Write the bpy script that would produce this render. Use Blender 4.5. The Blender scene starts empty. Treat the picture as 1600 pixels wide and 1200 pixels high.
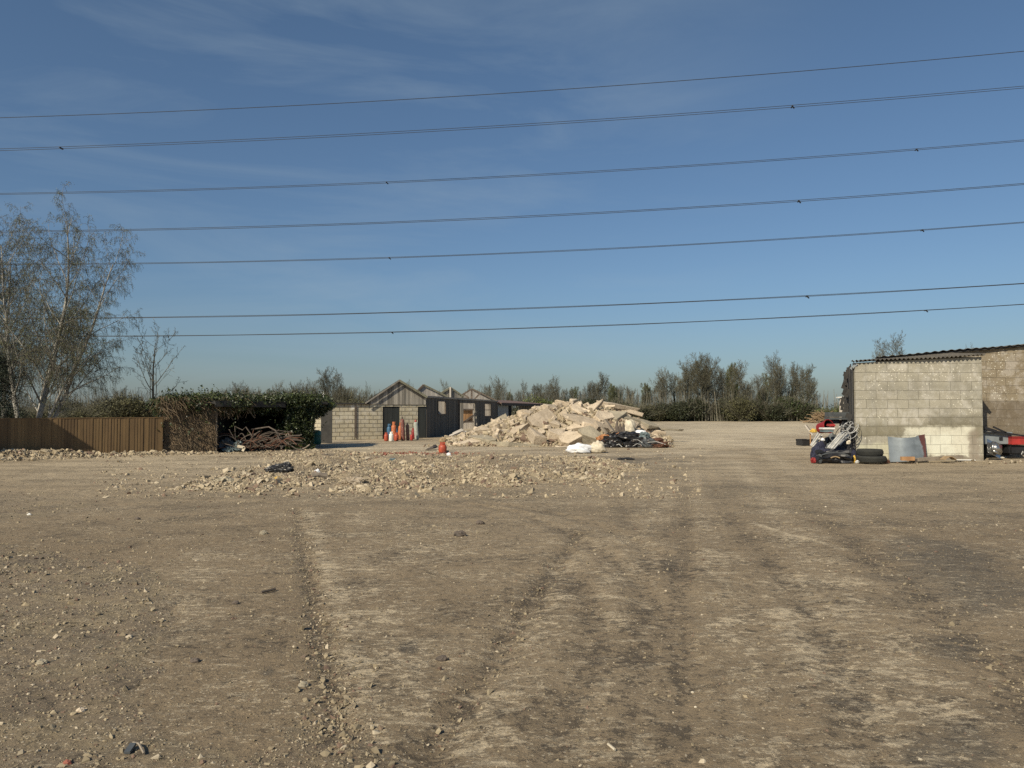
import bpy, bmesh, math, random
import numpy as np
from mathutils import Vector, Matrix
from math import radians, sin, cos, pi

# ------------------------------------------------------------ camera, sky, sun
SC = bpy.context.scene
F = 1180.0                       # focal length in pixels of the 1600 px wide photograph
EYE = 1.7
TILT = math.atan(40.0 / F)
cam = bpy.data.cameras.new('camera')
cam.sensor_width = 36.0
cam.lens = 36.0 * F / 1600.0
cam.clip_start = 0.05
cam.clip_end = 6000
camo = bpy.data.objects.new('camera', cam)
camo.location = (0, 0, EYE)
camo.rotation_euler = (pi / 2 + TILT, 0, 0)
SC.collection.objects.link(camo)
SC.camera = camo

SUN_AZ = radians(35)             # sun stands behind the camera, to the left
SUN_EL = radians(36)
sdir = Vector((-sin(SUN_AZ) * cos(SUN_EL), -cos(SUN_AZ) * cos(SUN_EL), sin(SUN_EL)))   # towards the sun
sl = bpy.data.lights.new('sun', 'SUN')
sl.energy = 4.4
sl.angle = radians(0.55)
sl.color = (1.0, 0.885, 0.69)
so = bpy.data.objects.new('sun', sl)
so.rotation_euler = sdir.to_track_quat('Z', 'Y').to_euler()
so.location = (-20, -30, 40)
SC.collection.objects.link(so)

W = bpy.data.worlds.new('World')
SC.world = W
W.use_nodes = True
nt = W.node_tree
nt.nodes.clear()
wo = nt.nodes.new('ShaderNodeOutputWorld')
bg = nt.nodes.new('ShaderNodeBackground')
sky = nt.nodes.new('ShaderNodeTexSky')
sky.sky_type = 'NISHITA'
sky.sun_disc = False
sky.sun_elevation = SUN_EL
sky.sun_rotation = pi + SUN_AZ
sky.altitude = 50
sky.air_density = 1.0
sky.dust_density = 0.9
sky.ozone_density = 2.5
tc = nt.nodes.new('ShaderNodeTexCoord')
mp = nt.nodes.new('ShaderNodeMapping')
mp.inputs['Rotation'].default_value = (0, radians(38), 0)
mp.inputs['Scale'].default_value = (1.1, 1.0, 5.5)
no = nt.nodes.new('ShaderNodeTexNoise')
no.inputs['Scale'].default_value = 2.1
no.inputs['Detail'].default_value = 7
no.inputs['Roughness'].default_value = 0.58
no.inputs['Distortion'].default_value = 0.7
rp = nt.nodes.new('ShaderNodeValToRGB')
rp.color_ramp.elements[0].position = 0.44
rp.color_ramp.elements[1].position = 0.82
no2 = nt.nodes.new('ShaderNodeTexNoise')
no2.inputs['Scale'].default_value = 1.6
no2.inputs['Detail'].default_value = 2
rp2 = nt.nodes.new('ShaderNodeValToRGB')
rp2.color_ramp.elements[0].position = 0.30
rp2.color_ramp.elements[1].position = 0.55
mu = nt.nodes.new('ShaderNodeMath'); mu.operation = 'MULTIPLY'
mu2 = nt.nodes.new('ShaderNodeMath'); mu2.operation = 'MULTIPLY'; mu2.inputs[1].default_value = 0.36
tint = nt.nodes.new('ShaderNodeMix'); tint.data_type = 'RGBA'; tint.blend_type = 'MULTIPLY'
tint.inputs['Factor'].default_value = 1
tint.inputs[7].default_value = (0.80, 0.90, 0.99, 1)
mix = nt.nodes.new('ShaderNodeMix'); mix.data_type = 'RGBA'
mix.inputs[7].default_value = (4.2, 5.2, 5.9, 1)
L = nt.links.new
L(tc.outputs['Generated'], mp.inputs['Vector'])
L(mp.outputs[0], no.inputs['Vector'])
L(tc.outputs['Generated'], no2.inputs['Vector'])
L(no.outputs['Fac'], rp.inputs[0]); L(no2.outputs['Fac'], rp2.inputs[0])
L(rp.outputs[0], mu.inputs[0]); L(rp2.outputs[0], mu.inputs[1])
cm = nt.nodes.new('ShaderNodeMapRange'); cm.interpolation_type = 'SMOOTHSTEP'
cm.inputs[1].default_value = 0.42; cm.inputs[2].default_value = -0.02
sx0 = nt.nodes.new('ShaderNodeSeparateXYZ'); L(tc.outputs['Generated'], sx0.inputs[0]); L(sx0.outputs[0], cm.inputs[0])
mu3 = nt.nodes.new('ShaderNodeMath'); mu3.operation = 'MULTIPLY'; L(mu.outputs[0], mu3.inputs[0]); L(cm.outputs[0], mu3.inputs[1])
L(mu3.outputs[0], mu2.inputs[0])
sx = nt.nodes.new('ShaderNodeSeparateXYZ'); L(tc.outputs['Generated'], sx.inputs[0])
el = nt.nodes.new('ShaderNodeValToRGB')          # the hazy band low in the sky is duller than a clear one
el.color_ramp.elements[0].position = 0.0; el.color_ramp.elements[0].color = (0.60, 0.68, 0.79, 1)
el.color_ramp.elements[1].position = 0.50; el.color_ramp.elements[1].color = (0.87, 0.97, 1.0, 1)
e_ = el.color_ramp.elements.new(0.16); e_.color = (0.73, 0.83, 0.91, 1)
L(sx.outputs[2], el.inputs[0]); L(el.outputs[0], tint.inputs[7])
L(sky.outputs[0], tint.inputs[6])
L(tint.outputs[2], mix.inputs[6]); L(mu2.outputs[0], mix.inputs['Factor'])
L(mix.outputs[2], bg.inputs[0])
bg.inputs[1].default_value = 0.071
L(bg.outputs[0], wo.inputs[0])

SC.view_settings.view_transform = 'Standard'
SC.view_settings.look = 'None'
SC.view_settings.exposure = 0.28
SC.view_settings.gamma = 1.0
SC.render.engine = 'CYCLES'
SC.cycles.use_denoising = False
SC.cycles.max_bounces = 6
SC.cycles.transparent_max_bounces = 16

# ------------------------------------------------------------ helpers
rng = np.random.default_rng(7)
random.seed(7)

def ray(x, y):
    u = (x - 800) / F; v = (600 - y) / F
    return Vector((u, cos(TILT) - v * sin(TILT), sin(TILT) + v * cos(TILT)))
def at(x, y, Y):
    r = ray(x, y); r *= Y / r.y
    return Vector((r.x, Y, EYE + r.z))
def gnd(x, y):
    r = ray(x, y); r *= -EYE / r.z
    return Vector((r.x, r.y, 0))
def zat(y, Y): return at(800, y, Y).z
def colhit(x, A, B):
    """where the vertical plane through column x meets the ground line A-B"""
    u = ray(x, 640).x / ray(x, 640).y
    dx, dy = B[0] - A[0], B[1] - A[1]
    t = (u * A[1] - A[0]) / (dx - u * dy)
    return Vector((A[0] + t * dx, A[1] + t * dy, 0))

def hash2(ix, iy, seed):
    h = (ix.astype(np.int64) * 374761393 + iy.astype(np.int64) * 668265263 + seed * 1442695041) & 0xffffffff
    h = ((h ^ (h >> 13)) * 1274126177) & 0xffffffff
    h = (h ^ (h >> 16)) & 0xffff
    return h / 65535.0
def vnoise(x, y, seed=0):
    ix, iy = np.floor(x), np.floor(y)
    fx, fy = x - ix, y - iy
    fx = fx * fx * (3 - 2 * fx); fy = fy * fy * (3 - 2 * fy)
    a = hash2(ix, iy, seed); b = hash2(ix + 1, iy, seed); c = hash2(ix, iy + 1, seed); d = hash2(ix + 1, iy + 1, seed)
    return (a * (1 - fx) + b * fx) * (1 - fy) + (c * (1 - fx) + d * fx) * fy
def fbm(x, y, seed=0, oct=4, gain=0.5):
    s = 0; amp = 1; tot = 0
    for o in range(oct):
        s = s + amp * vnoise(x * 2 ** o + 17 * o, y * 2 ** o - 9 * o, seed + o); tot += amp; amp *= gain
    return s / tot
def sstep(a, b, x):
    t = np.clip((x - a) / (b - a), 0, 1)
    return t * t * (3 - 2 * t)

class MB:
    """gathers shapes as arrays; build() links them as ONE mesh object"""
    def __init__(self): self.V = []; self.Fc = []; self.n = 0; self.C = []
    def add(self, v, faces, col=None):
        v = np.asarray(v, dtype=np.float64).reshape(-1, 3)
        if not isinstance(faces, np.ndarray):
            d = {}
            for f in faces: d.setdefault(len(f), []).append(f)
            for k in d: self.Fc.append(np.asarray(d[k], dtype=np.int64) + self.n)
        else:
            self.Fc.append(faces.astype(np.int64) + self.n)
        self.V.append(v); self.n += len(v)
        self.C.append(np.full(len(v), 0.5 if col is None else col) if np.isscalar(col) or col is None else np.asarray(col))
        return self
    def box(self, c, s, rot=None, col=None):
        x, y, z = s[0] / 2, s[1] / 2, s[2] / 2
        v = np.array([(-x,-y,-z),(x,-y,-z),(x,y,-z),(-x,y,-z),(-x,-y,z),(x,-y,z),(x,y,z),(-x,y,z)])
        if rot is not None: v = v @ np.array(rot.to_3x3()).T
        return self.add(v + np.array(c), [(0,3,2,1),(4,5,6,7),(0,1,5,4),(1,2,6,5),(2,3,7,6),(3,0,4,7)], col)
    def bar(self, a, b, w, h, col=None, roll=0.0):
        a = Vector(a); b = Vector(b); d = b - a
        q = d.to_track_quat('X', 'Z').to_matrix() @ Matrix.Rotation(roll, 3, 'X')
        return self.box((a + b) / 2, (d.length, w, h), q, col)
    def tube(self, pts, rad, s=8, cap=True, col=None):
        P = np.array([[tuple(p) for p in pts]]); R = np.array([rad if hasattr(rad, '__len__') else [rad] * len(pts)], dtype=float)
        self.tubes(P, R, s, col)
        if cap:
            k = len(pts); b = self.n - k * s
            self.Fc.append(np.array([list(range(b, b + s))[::-1]])); self.Fc.append(np.array([list(range(self.n - s, self.n))]))
        return self
    def tubes(self, P, R, s=3, col=None):
        N, k, _ = P.shape
        T = np.empty_like(P); T[:, 1:-1] = P[:, 2:] - P[:, :-2]; T[:, 0] = P[:, 1] - P[:, 0]; T[:, -1] = P[:, -1] - P[:, -2]
        T /= np.linalg.norm(T, axis=2, keepdims=True) + 1e-9
        m = np.abs(P[:, -1] - P[:, 0]); ref = np.eye(3)[np.argmin(m, axis=1)][:, None, :]
        A = np.cross(T, np.broadcast_to(ref, T.shape)); A /= np.linalg.norm(A, axis=2, keepdims=True) + 1e-9
        B = np.cross(T, A)
        th = np.arange(s) * 2 * pi / s
        V = P[:, :, None, :] + R[:, :, None, None] * (np.cos(th)[None, None, :, None] * A[:, :, None, :] + np.sin(th)[None, None, :, None] * B[:, :, None, :])
        idx = np.arange(N * k * s).reshape(N, k, s)
        nx = np.roll(idx, -1, axis=2)
        q = np.stack([idx[:, :-1], nx[:, :-1], nx[:, 1:], idx[:, 1:]], axis=-1).reshape(-1, 4)
        c = None if col is None else (np.repeat(col, k * s) if hasattr(col, '__len__') else col)
        return self.add(V.reshape(-1, 3), q, c)
    def lathe(self, prof, s=16, mat=None, col=None):
        v = []
        for r, z in prof:
            for i in range(s):
                a = 2 * pi * i / s; v.append((r * cos(a), r * sin(a), z))
        v = np.array(v)
        if mat is not None: v = v @ np.array(mat.to_3x3()).T + np.array(mat.to_translation())
        f = []
        for j in range(len(prof) - 1):
            for i in range(s):
                f.append((j * s + i, j * s + (i + 1) % s, (j + 1) * s + (i + 1) % s, (j + 1) * s + i))
        self.add(v, f, col)
        b = self.n - len(v)
        self.Fc.append(np.array([list(range(b, b + s))[::-1]])); self.Fc.append(np.array([list(range(self.n - s, self.n))]))
        return self
    def prism(self, poly, axis_vec, col=None):
        """closed polygon (3-D points) pushed along axis_vec"""
        n = len(poly); a = np.array([tuple(p) for p in poly]); b = a + np.array(axis_vec)
        f = [tuple(range(n))[::-1], tuple(range(n, 2 * n))] + [(i, (i + 1) % n, n + (i + 1) % n, n + i) for i in range(n)]
        return self.add(np.vstack([a, b]), f, col)
    def leaves(self, C, size, up=0.0, col=None, aspect=0.6, rg=None):
        rg = rg or rng
        N = len(C); n1 = rg.normal(size=(N, 3)); n1[:, 2] -= up
        n1 /= np.linalg.norm(n1, axis=1, keepdims=True)
        n2 = np.cross(n1, rg.normal(size=(N, 3))); n2 /= np.linalg.norm(n2, axis=1, keepdims=True) + 1e-9
        sz = (size * rg.uniform(0.6, 1.4, N))[:, None]
        a = n1 * sz; b = n2 * sz * aspect
        V = np.stack([C - a, C + b * 0.9 - a * 0.1, C + a, C - b * 0.9 - a * 0.1], axis=1).reshape(-1, 3)
        c = rg.uniform(0, 1, N) if col is None else col
        return self.add(V, np.arange(N * 4).reshape(-1, 4), np.repeat(c, 4))
    def stones(self, C, S, base, col=None, flat=0.7, rg=None):
        """numpy copies of little stone shapes: C centres, S sizes"""
        rg = rg or rng
        pick = rg.integers(0, len(base), len(C))
        col = rg.uniform(0, 1, len(C)) if col is None else col
        for b in range(len(base)):
            m = pick == b
            if not m.any(): continue
            bv, bf = base[b]; N = m.sum()
            q = rg.normal(size=(N, 4)); q[:, 1:3] *= 0.35; q /= np.linalg.norm(q, axis=1, keepdims=True)
            w, x, y, z = q.T
            R = np.stack([1-2*(y*y+z*z), 2*(x*y-z*w), 2*(x*z+y*w), 2*(x*y+z*w), 1-2*(x*x+z*z), 2*(y*z-x*w), 2*(x*z-y*w), 2*(y*z+x*w), 1-2*(x*x+y*y)], axis=1).reshape(N, 3, 3)
            sc = S[m][:, None] * np.stack([rg.uniform(0.8, 1.3, N), rg.uniform(0.7, 1.1, N), rg.uniform(0.4, 0.9, N) * flat / 0.7], axis=1)
            V = np.einsum('nij,nvj->nvi', R, bv[None] * sc[:, None, :]) + C[m][:, None, :]
            k = len(bv)
            Fa = (bf[None] + (np.arange(N) * k)[:, None, None]).reshape(-1, 3)
            self.add(V.reshape(-1, 3), Fa, np.repeat(col[m], k))
        return self
    def build(self, name, mat, parent=None, smooth=False, origin=None, **tags):
        V = np.vstack(self.V) if self.V else np.zeros((0, 3))
        org = np.zeros(3)
        if parent is not None and parent.get('_w') is not None:
            org = np.array(parent['_w'][:])
        elif parent is None and origin is not None: org = np.array(origin)
        elif parent is None and origin is None and tags.get('label'):
            org = np.array([(V[:, 0].min() + V[:, 0].max()) / 2, (V[:, 1].min() + V[:, 1].max()) / 2, V[:, 2].min()])
        me = bpy.data.meshes.new(name)
        Vl = V - org
        me.vertices.add(len(Vl)); me.vertices.foreach_set('co', Vl.astype(np.float32).ravel())
        tot = np.concatenate([np.full(len(f), f.shape[1]) for f in self.Fc])
        loops = np.concatenate([f.ravel() for f in self.Fc])
        me.loops.add(len(loops)); me.loops.foreach_set('vertex_index', loops.astype(np.int32))
        me.polygons.add(len(tot))
        st = np.zeros(len(tot), dtype=np.int32); st[1:] = np.cumsum(tot)[:-1]
        me.polygons.foreach_set('loop_start', st)
        me.polygons.foreach_set('use_smooth', np.full(len(tot), bool(smooth)))
        at_ = me.attributes.new('tone', 'FLOAT', 'POINT'); at_.data.foreach_set('value', np.concatenate(self.C).astype(np.float32))
        me.update(calc_edges=True); me.validate()
        if mat: me.materials.append(mat)
        o = bpy.data.objects.new(name, me); SC.collection.objects.link(o)
        if parent is not None: o.parent = parent
        else: o.location = org
        o['_w'] = [float(t) for t in org]
        tag(o, **tags)
        return o

def tag(o, label=None, cat=None, group=None, kind=None):
    if label: o['label'] = label
    if cat: o['category'] = cat
    if group: o['group'] = group
    if kind: o['kind'] = kind
    return o
def thing(name, label, cat, loc=(0, 0, 0), group=None):
    o = bpy.data.objects.new(name, None); SC.collection.objects.link(o)
    o.location = loc; o['_w'] = [float(t) for t in loc]; o.empty_display_size = 0.2
    return tag(o, label, cat, group)
def copy_tree(o, parent=None):
    c = o.copy(); SC.collection.objects.link(c)
    if parent is not None: c.parent = parent
    for ch in list(o.children): copy_tree(ch, c)
    return c

# ------------------------------------------------------------ materials
class NT:
    def __init__(self, name):
        self.m = bpy.data.materials.new(name); self.m.use_nodes = True
        self.t = self.m.node_tree; self.b = self.t.nodes['Principled BSDF']
    def n(self, ty, **kw):
        x = self.t.nodes.new('ShaderNode' + ty)
        for k, v in kw.items(): setattr(x, k, v)
        return x
    def l(self, a, b): self.t.links.new(a, b)
    def inp(self, sock, v):
        if isinstance(v, bpy.types.NodeSocket): self.l(v, sock)
        else: sock.default_value = v
    def math(self, op, a, b=0.0, c=None, clamp=False):
        x = self.n('Math', operation=op); x.use_clamp = clamp
        self.inp(x.inputs[0], a); self.inp(x.inputs[1], b)
        if c is not None: self.inp(x.inputs[2], c)
        return x.outputs[0]
    def mixc(self, f, a, b, blend='MIX'):
        x = self.n('Mix', data_type='RGBA', blend_type=blend)
        self.inp(x.inputs[0], f)
        for s, v in ((x.inputs[6], a), (x.inputs[7], b)):
            if isinstance(v, tuple) and len(v) == 3: v = (*v, 1)
            self.inp(s, v)
        return x.outputs[2]
    def ramp(self, v, a, b):
        x = self.n('MapRange'); x.interpolation_type = 'SMOOTHSTEP'
        self.l(v, x.inputs[0]); x.inputs[1].default_value = a; x.inputs[2].default_value = b
        return x.outputs[0]
    def coord(self, kind='Object', scale=(1, 1, 1), rot=(0, 0, 0), rand=False):
        c = self.n('TexCoord').outputs[kind]
        if rand:
            oi = self.n('ObjectInfo'); v = self.n('VectorMath', operation='ADD'); self.l(c, v.inputs[0])
            s = self.n('VectorMath', operation='SCALE'); s.inputs[0].default_value = (31, 17, 23); self.l(oi.outputs['Random'], s.inputs['Scale'])
            self.l(s.outputs[0], v.inputs[1]); c = v.outputs[0]
        m = self.n('Mapping'); m.inputs['Scale'].default_value = scale; m.inputs['Rotation'].default_value = rot
        self.l(c, m.inputs[0]); return m.outputs[0]
    def noise(self, vec, scale, detail=4, rough=0.55, dist=0.0):
        x = self.n('TexNoise'); x.inputs['Scale'].default_value = scale; x.inputs['Detail'].default_value = detail
        x.inputs['Roughness'].default_value = rough; x.inputs['Distortion'].default_value = dist
        self.l(vec, x.inputs['Vector']); return x.outputs['Fac']
    def vor(self, vec, scale, out='Distance', feature='F1'):
        x = self.n('TexVoronoi', feature=feature); x.inputs['Scale'].default_value = scale
        self.l(vec, x.inputs['Vector']); return x.outputs[out]
    def attr(self, name): 
        x = self.n('Attribute'); x.attribute_name = name; return x.outputs['Fac']
    def bump(self, h, strength=0.3, dist=0.02):
        x = self.n('Bump'); x.inputs['Strength'].default_value = strength; x.inputs['Distance'].default_value = dist
        self.l(h, x.inputs['Height']); self.l(x.outputs[0], self.b.inputs['Normal'])
    def out(self, col, rough=0.85, metal=0.0):
        if isinstance(col, tuple) and len(col) == 3: col = (*col, 1)
        self.inp(self.b.inputs['Base Color'], col); self.inp(self.b.inputs['Roughness'], rough); self.b.inputs['Metallic'].default_value = metal
        return self.m

def mk(name, c1, c2=None, scale=4.0, rough=0.8, metal=0.0, bump=0.25, bscale=40, lo=0.35, hi=0.7, stretch=(1, 1, 1), tone=0.0, c3=None):
    m = NT(name); v = m.coord(scale=stretch, rand=True)
    c2 = c2 or tuple(x * 0.7 for x in c1)
    f = m.ramp(m.noise(v, scale, 6, 0.6), lo, hi)
    col = m.mixc(f, c1, c2)
    if c3: col = m.mixc(m.ramp(m.noise(v, scale * 2.7, 5, 0.65), 0.55, 0.68), col, c3)
    if tone:
        g = m.math('MULTIPLY_ADD', m.attr('tone'), 2 * tone, 1 - tone)
        cc = m.n('CombineColor'); [m.l(g, cc.inputs[i]) for i in range(3)]
        col = m.mixc(1.0, col, cc.outputs[0], 'MULTIPLY')
    if bump: m.bump(m.noise(v, bscale, 5, 0.6), bump, 0.01)
    return m.out(col, rough, metal)

M = {}
M['timber'] = mk('weathered_grey_boards', (0.315, 0.29, 0.245), (0.19, 0.175, 0.15), 3, stretch=(1, 1, 0.12), tone=0.38, bscale=25)
M['timber_dark'] = mk('dark_stained_boards', (0.105, 0.092, 0.074), (0.06, 0.053, 0.043), 3, stretch=(1, 1, 0.12), tone=0.4, bscale=25)
M['timber_pale'] = mk('pale_bleached_boards', (0.51, 0.465, 0.405), (0.37, 0.34, 0.30), 3, stretch=(1, 1, 0.15), tone=0.25)
M['timber_orange'] = mk('orange_timber', (0.42, 0.24, 0.11), (0.28, 0.15, 0.07), 3, stretch=(1, 1, 0.2), tone=0.3)
M['beam'] = mk('old_beam', (0.14, 0.11, 0.085), (0.07, 0.055, 0.045), 5, tone=0.3)
M['fence'] = mk('fence_boards', (0.185, 0.118, 0.052), (0.115, 0.072, 0.034), 2.0, stretch=(1, 1, 0.25), tone=0.16, bscale=30)
M['plank'] = mk('grey_plank', (0.26, 0.22, 0.17), (0.17, 0.14, 0.11), 6, tone=0.2)
M['brick'] = mk('orange_brick', (0.42, 0.2, 0.09), (0.30, 0.15, 0.08), 20)
M['brickred'] = mk('crushed_red_brick', (0.26, 0.085, 0.055), (0.17, 0.07, 0.05), 20)
M['black_in'] = mk('shade_black_inside', (0.012, 0.012, 0.013), (0.006, 0.006, 0.006), 3)  # near-black wall colour carries the shade inside the sheds
M['roofdark'] = mk('dark_roofing', (0.045, 0.043, 0.04), (0.025, 0.024, 0.023), 3)
M['roofmoss'] = mk('mossy_barge', (0.24, 0.23, 0.16), (0.15, 0.14, 0.10), 6, c3=(0.36, 0.34, 0.27))
M['rustroof'] = mk('rusty_roof', (0.17, 0.10, 0.075), (0.10, 0.07, 0.06), 4, c3=(0.24, 0.19, 0.15))
M['asbestos'] = mk('corrugated_cement', (0.13, 0.115, 0.09), (0.07, 0.062, 0.05), 3, c3=(0.20, 0.18, 0.13))
M['wire'] = mk('cable', (0.03, 0.034, 0.04), (0.03, 0.034, 0.04), 1, rough=0.6, metal=0.0, bump=0)
M['steel'] = mk('grey_painted_steel', (0.22, 0.245, 0.26), (0.17, 0.19, 0.20), 3, rough=0.5, bump=0.1)
M['stainless'] = mk('stainless', (0.5, 0.5, 0.49), (0.38, 0.38, 0.37), 5, rough=0.28, metal=0.9, bump=0.05)
M['alu'] = mk('pale_aluminium', (0.52, 0.52, 0.50), (0.36, 0.36, 0.35), 6, rough=0.45, metal=0.2, bump=0.1)
M['rust'] = mk('rust', (0.13, 0.055, 0.03), (0.07, 0.035, 0.025), 8, tone=0.3)
M['rustdull'] = mk('dull_rusty_steel', (0.12, 0.095, 0.075), (0.06, 0.05, 0.042), 8, tone=0.4)
M['rubber'] = mk('tyre_rubber', (0.022, 0.023, 0.021), (0.032, 0.033, 0.028), 8, rough=0.9)
M['blackpl'] = mk('black_plastic', (0.014, 0.014, 0.016), (0.022, 0.022, 0.024), 6, rough=0.42, bump=0.15, bscale=12)
M['greypl'] = mk('grey_plastic', (0.085, 0.095, 0.10), (0.06, 0.065, 0.07), 6, rough=0.5)
M['navy'] = mk('navy_cloth', (0.012, 0.014, 0.035), (0.02, 0.022, 0.045), 6, rough=0.8)
M['dusty'] = mk('dusty_white_strip', (0.50, 0.49, 0.45), (0.32, 0.31, 0.28), 6, rough=0.6)
M['red'] = mk('red_paint', (0.40, 0.035, 0.03), (0.28, 0.03, 0.025), 6, rough=0.45, bump=0.08)
M['darkred'] = mk('dark_red_plastic', (0.26, 0.02, 0.02), (0.18, 0.015, 0.015), 6, rough=0.5, bump=0.08)
M['orange'] = mk('orange_bottle_paint', (0.50, 0.16, 0.06), (0.34, 0.105, 0.045), 9, rough=0.5, bump=0.08, c3=(0.3, 0.12, 0.07))
M['redorange'] = mk('red_orange_paint', (0.40, 0.075, 0.035), (0.26, 0.05, 0.03), 9, rough=0.5, bump=0.08)
M['bluebot'] = mk('blue_bottle_paint', (0.04, 0.12, 0.22), (0.03, 0.08, 0.15), 9, rough=0.5, bump=0.08)
M['maroon'] = mk('maroon_cylinder', (0.17, 0.05, 0.038), (0.11, 0.045, 0.035), 7, rough=0.6, c3=(0.42, 0.34, 0.26))
M['browncyl'] = mk('brown_cylinder', (0.20, 0.11, 0.08), (0.13, 0.08, 0.06), 7, rough=0.6)
M['greycyl'] = mk('grey_cylinder', (0.36, 0.38, 0.34), (0.25, 0.27, 0.24), 6, rough=0.6, c3=(0.2, 0.13, 0.11))
M['white'] = mk('dirty_white', (0.72, 0.71, 0.67), (0.60, 0.59, 0.55), 5, rough=0.6, bump=0.1)
M['bagwhite'] = mk('white_sack', (0.80, 0.81, 0.83), (0.66, 0.68, 0.71), 4, rough=0.6, bump=0.3, bscale=9)
M['bagcream'] = mk('cream_sack', (0.62, 0.56, 0.44), (0.42, 0.37, 0.28), 6, rough=0.8, bump=0.3, bscale=9)
M['yellow'] = mk('yellow_paint', (0.6, 0.42, 0.08), (0.5, 0.3, 0.05), 6, rough=0.5)
M['greenpl'] = mk('green_barrel', (0.025, 0.145, 0.10), (0.02, 0.10, 0.075), 4, rough=0.45, bump=0.05)
M['copper'] = mk('orange_scrap_sheet', (0.42, 0.19, 0.07), (0.25, 0.11, 0.05), 7, rough=0.6)
M['teal'] = mk('blue_grey_scrap', (0.16, 0.21, 0.22), (0.08, 0.11, 0.12), 5, rough=0.6)
M['cardboard'] = mk('brown_board', (0.34, 0.25, 0.14), (0.24, 0.17, 0.10), 5)
M['door'] = mk('dark_door_paint', (0.030, 0.034, 0.032), (0.02, 0.023, 0.022), 3, stretch=(1, 1, .2))
M['barkbirch'] = mk('birch_bark', (0.40, 0.39, 0.35), (0.22, 0.20, 0.175), 3, lo=.4, hi=.7, stretch=(1, 1, .5), c3=(0.05, 0.045, 0.04))
M['twigbirch'] = mk('birch_twigs', (0.125, 0.108, 0.085), (0.08, 0.07, 0.058), 3, bump=0, tone=.3)
M['bark'] = mk('grey_brown_bark', (0.105, 0.098, 0.065), (0.06, 0.057, 0.040), 2, bump=0.3, tone=.25)
M['barkpale'] = mk('pale_bark', (0.17, 0.16, 0.12), (0.10, 0.092, 0.07), 2, bump=0.3, tone=.25)
M['budgreen'] = mk('opening_buds', (0.10, 0.115, 0.032), (0.07, 0.08, 0.028), 1, bump=0, tone=0.4, rough=.7)
M['budbirch'] = mk('birch_catkins', (0.14, 0.15, 0.065), (0.09, 0.10, 0.042), 1, bump=0, tone=0.4, rough=.7)
M['ivy'] = mk('ivy_leaves', (0.047, 0.062, 0.018), (0.018, 0.029, 0.010), 1.3, bump=0, tone=0.6, rough=0.5)
M['evergreen'] = mk('evergreen_leaves', (0.040, 0.048, 0.020), (0.022, 0.028, 0.013), 0.7, bump=0, tone=0.5, rough=.6)
M['hedge'] = mk('bright_hedge_leaves', (0.115, 0.14, 0.03), (0.075, 0.10, 0.025), 0.8, bump=0, tone=0.45, rough=.6)
M['brownleaf'] = mk('brown_green_leaves', (0.085, 0.083, 0.033), (0.06, 0.058, 0.028), 0.8, bump=0, tone=0.45, rough=.7)
M['conifer'] = mk('conifer_needles', (0.022, 0.034, 0.016), (0.014, 0.022, 0.012), 1, bump=0, tone=0.5, rough=.7)
M['deadivy'] = mk('dead_creeper', (0.17, 0.12, 0.07), (0.10, 0.075, 0.045), 2, bump=0, tone=0.5)
M['woodpile'] = mk('cut_branches', (0.30, 0.21, 0.12), (0.20, 0.14, 0.08), 2, bump=0, tone=0.4)

def concrete(name, a, b, c):
    m = NT(name); v = m.coord(rand=True)
    col = m.mixc(m.ramp(m.noise(v, 2.2, 6, 0.62), 0.36, 0.66), a, b)
    col = m.mixc(m.math('MULTIPLY', m.ramp(m.noise(v, 7, 6, 0.7), 0.52, 0.72), 0.75), col, c)
    oi = m.n('ObjectInfo').outputs['Random']
    g = m.math('MULTIPLY_ADD', m.attr('tone'), 0.34, 0.72)
    g = m.math('MULTIPLY', g, m.math('MULTIPLY_ADD', oi, 0.5, 0.72))
    cc = m.n('CombineColor'); [m.l(g, cc.inputs[i]) for i in range(3)]
    col = m.mixc(1.0, col, cc.outputs[0], 'MULTIPLY')
    h = m.math('ADD', m.noise(v, 9, 6, 0.65), m.math('MULTIPLY', m.vor(v, 26), 0.35))
    m.bump(h, 0.7, 0.035)
    return m.out(col, 0.92)
M['conc'] = concrete('broken_concrete', (0.58, 0.485, 0.365), (0.45, 0.37, 0.27), (0.26, 0.21, 0.15))
M['conc_grey'] = concrete('grey_concrete', (0.38, 0.335, 0.245), (0.29, 0.255, 0.19), (0.19, 0.165, 0.125))

def stonemat(name, a, b):
    m = NT(name); t = m.attr('tone'); v = m.coord()
    col = m.mixc(t, a, b)
    col = m.mixc(m.ramp(m.math('FRACT', m.math('MULTIPLY', t, 37.0)), 0.86, 0.9), col, (0.50, 0.43, 0.32))
    col = m.mixc(m.ramp(m.math('FRACT', m.math('MULTIPLY', t, 91.0)), 0.88, 0.9), col, (0.16, 0.10, 0.075))
    col = m.mixc(m.math('MULTIPLY', m.noise(v, 30, 3), 0.5), col, a)
    return m.out(col, 0.95)
M['stone'] = stonemat('loose_stone', (0.17, 0.138, 0.09), (0.36, 0.30, 0.20))
M['rubble'] = stonemat('rubble_stone', (0.22, 0.178, 0.118), (0.50, 0.42, 0.29))

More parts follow.
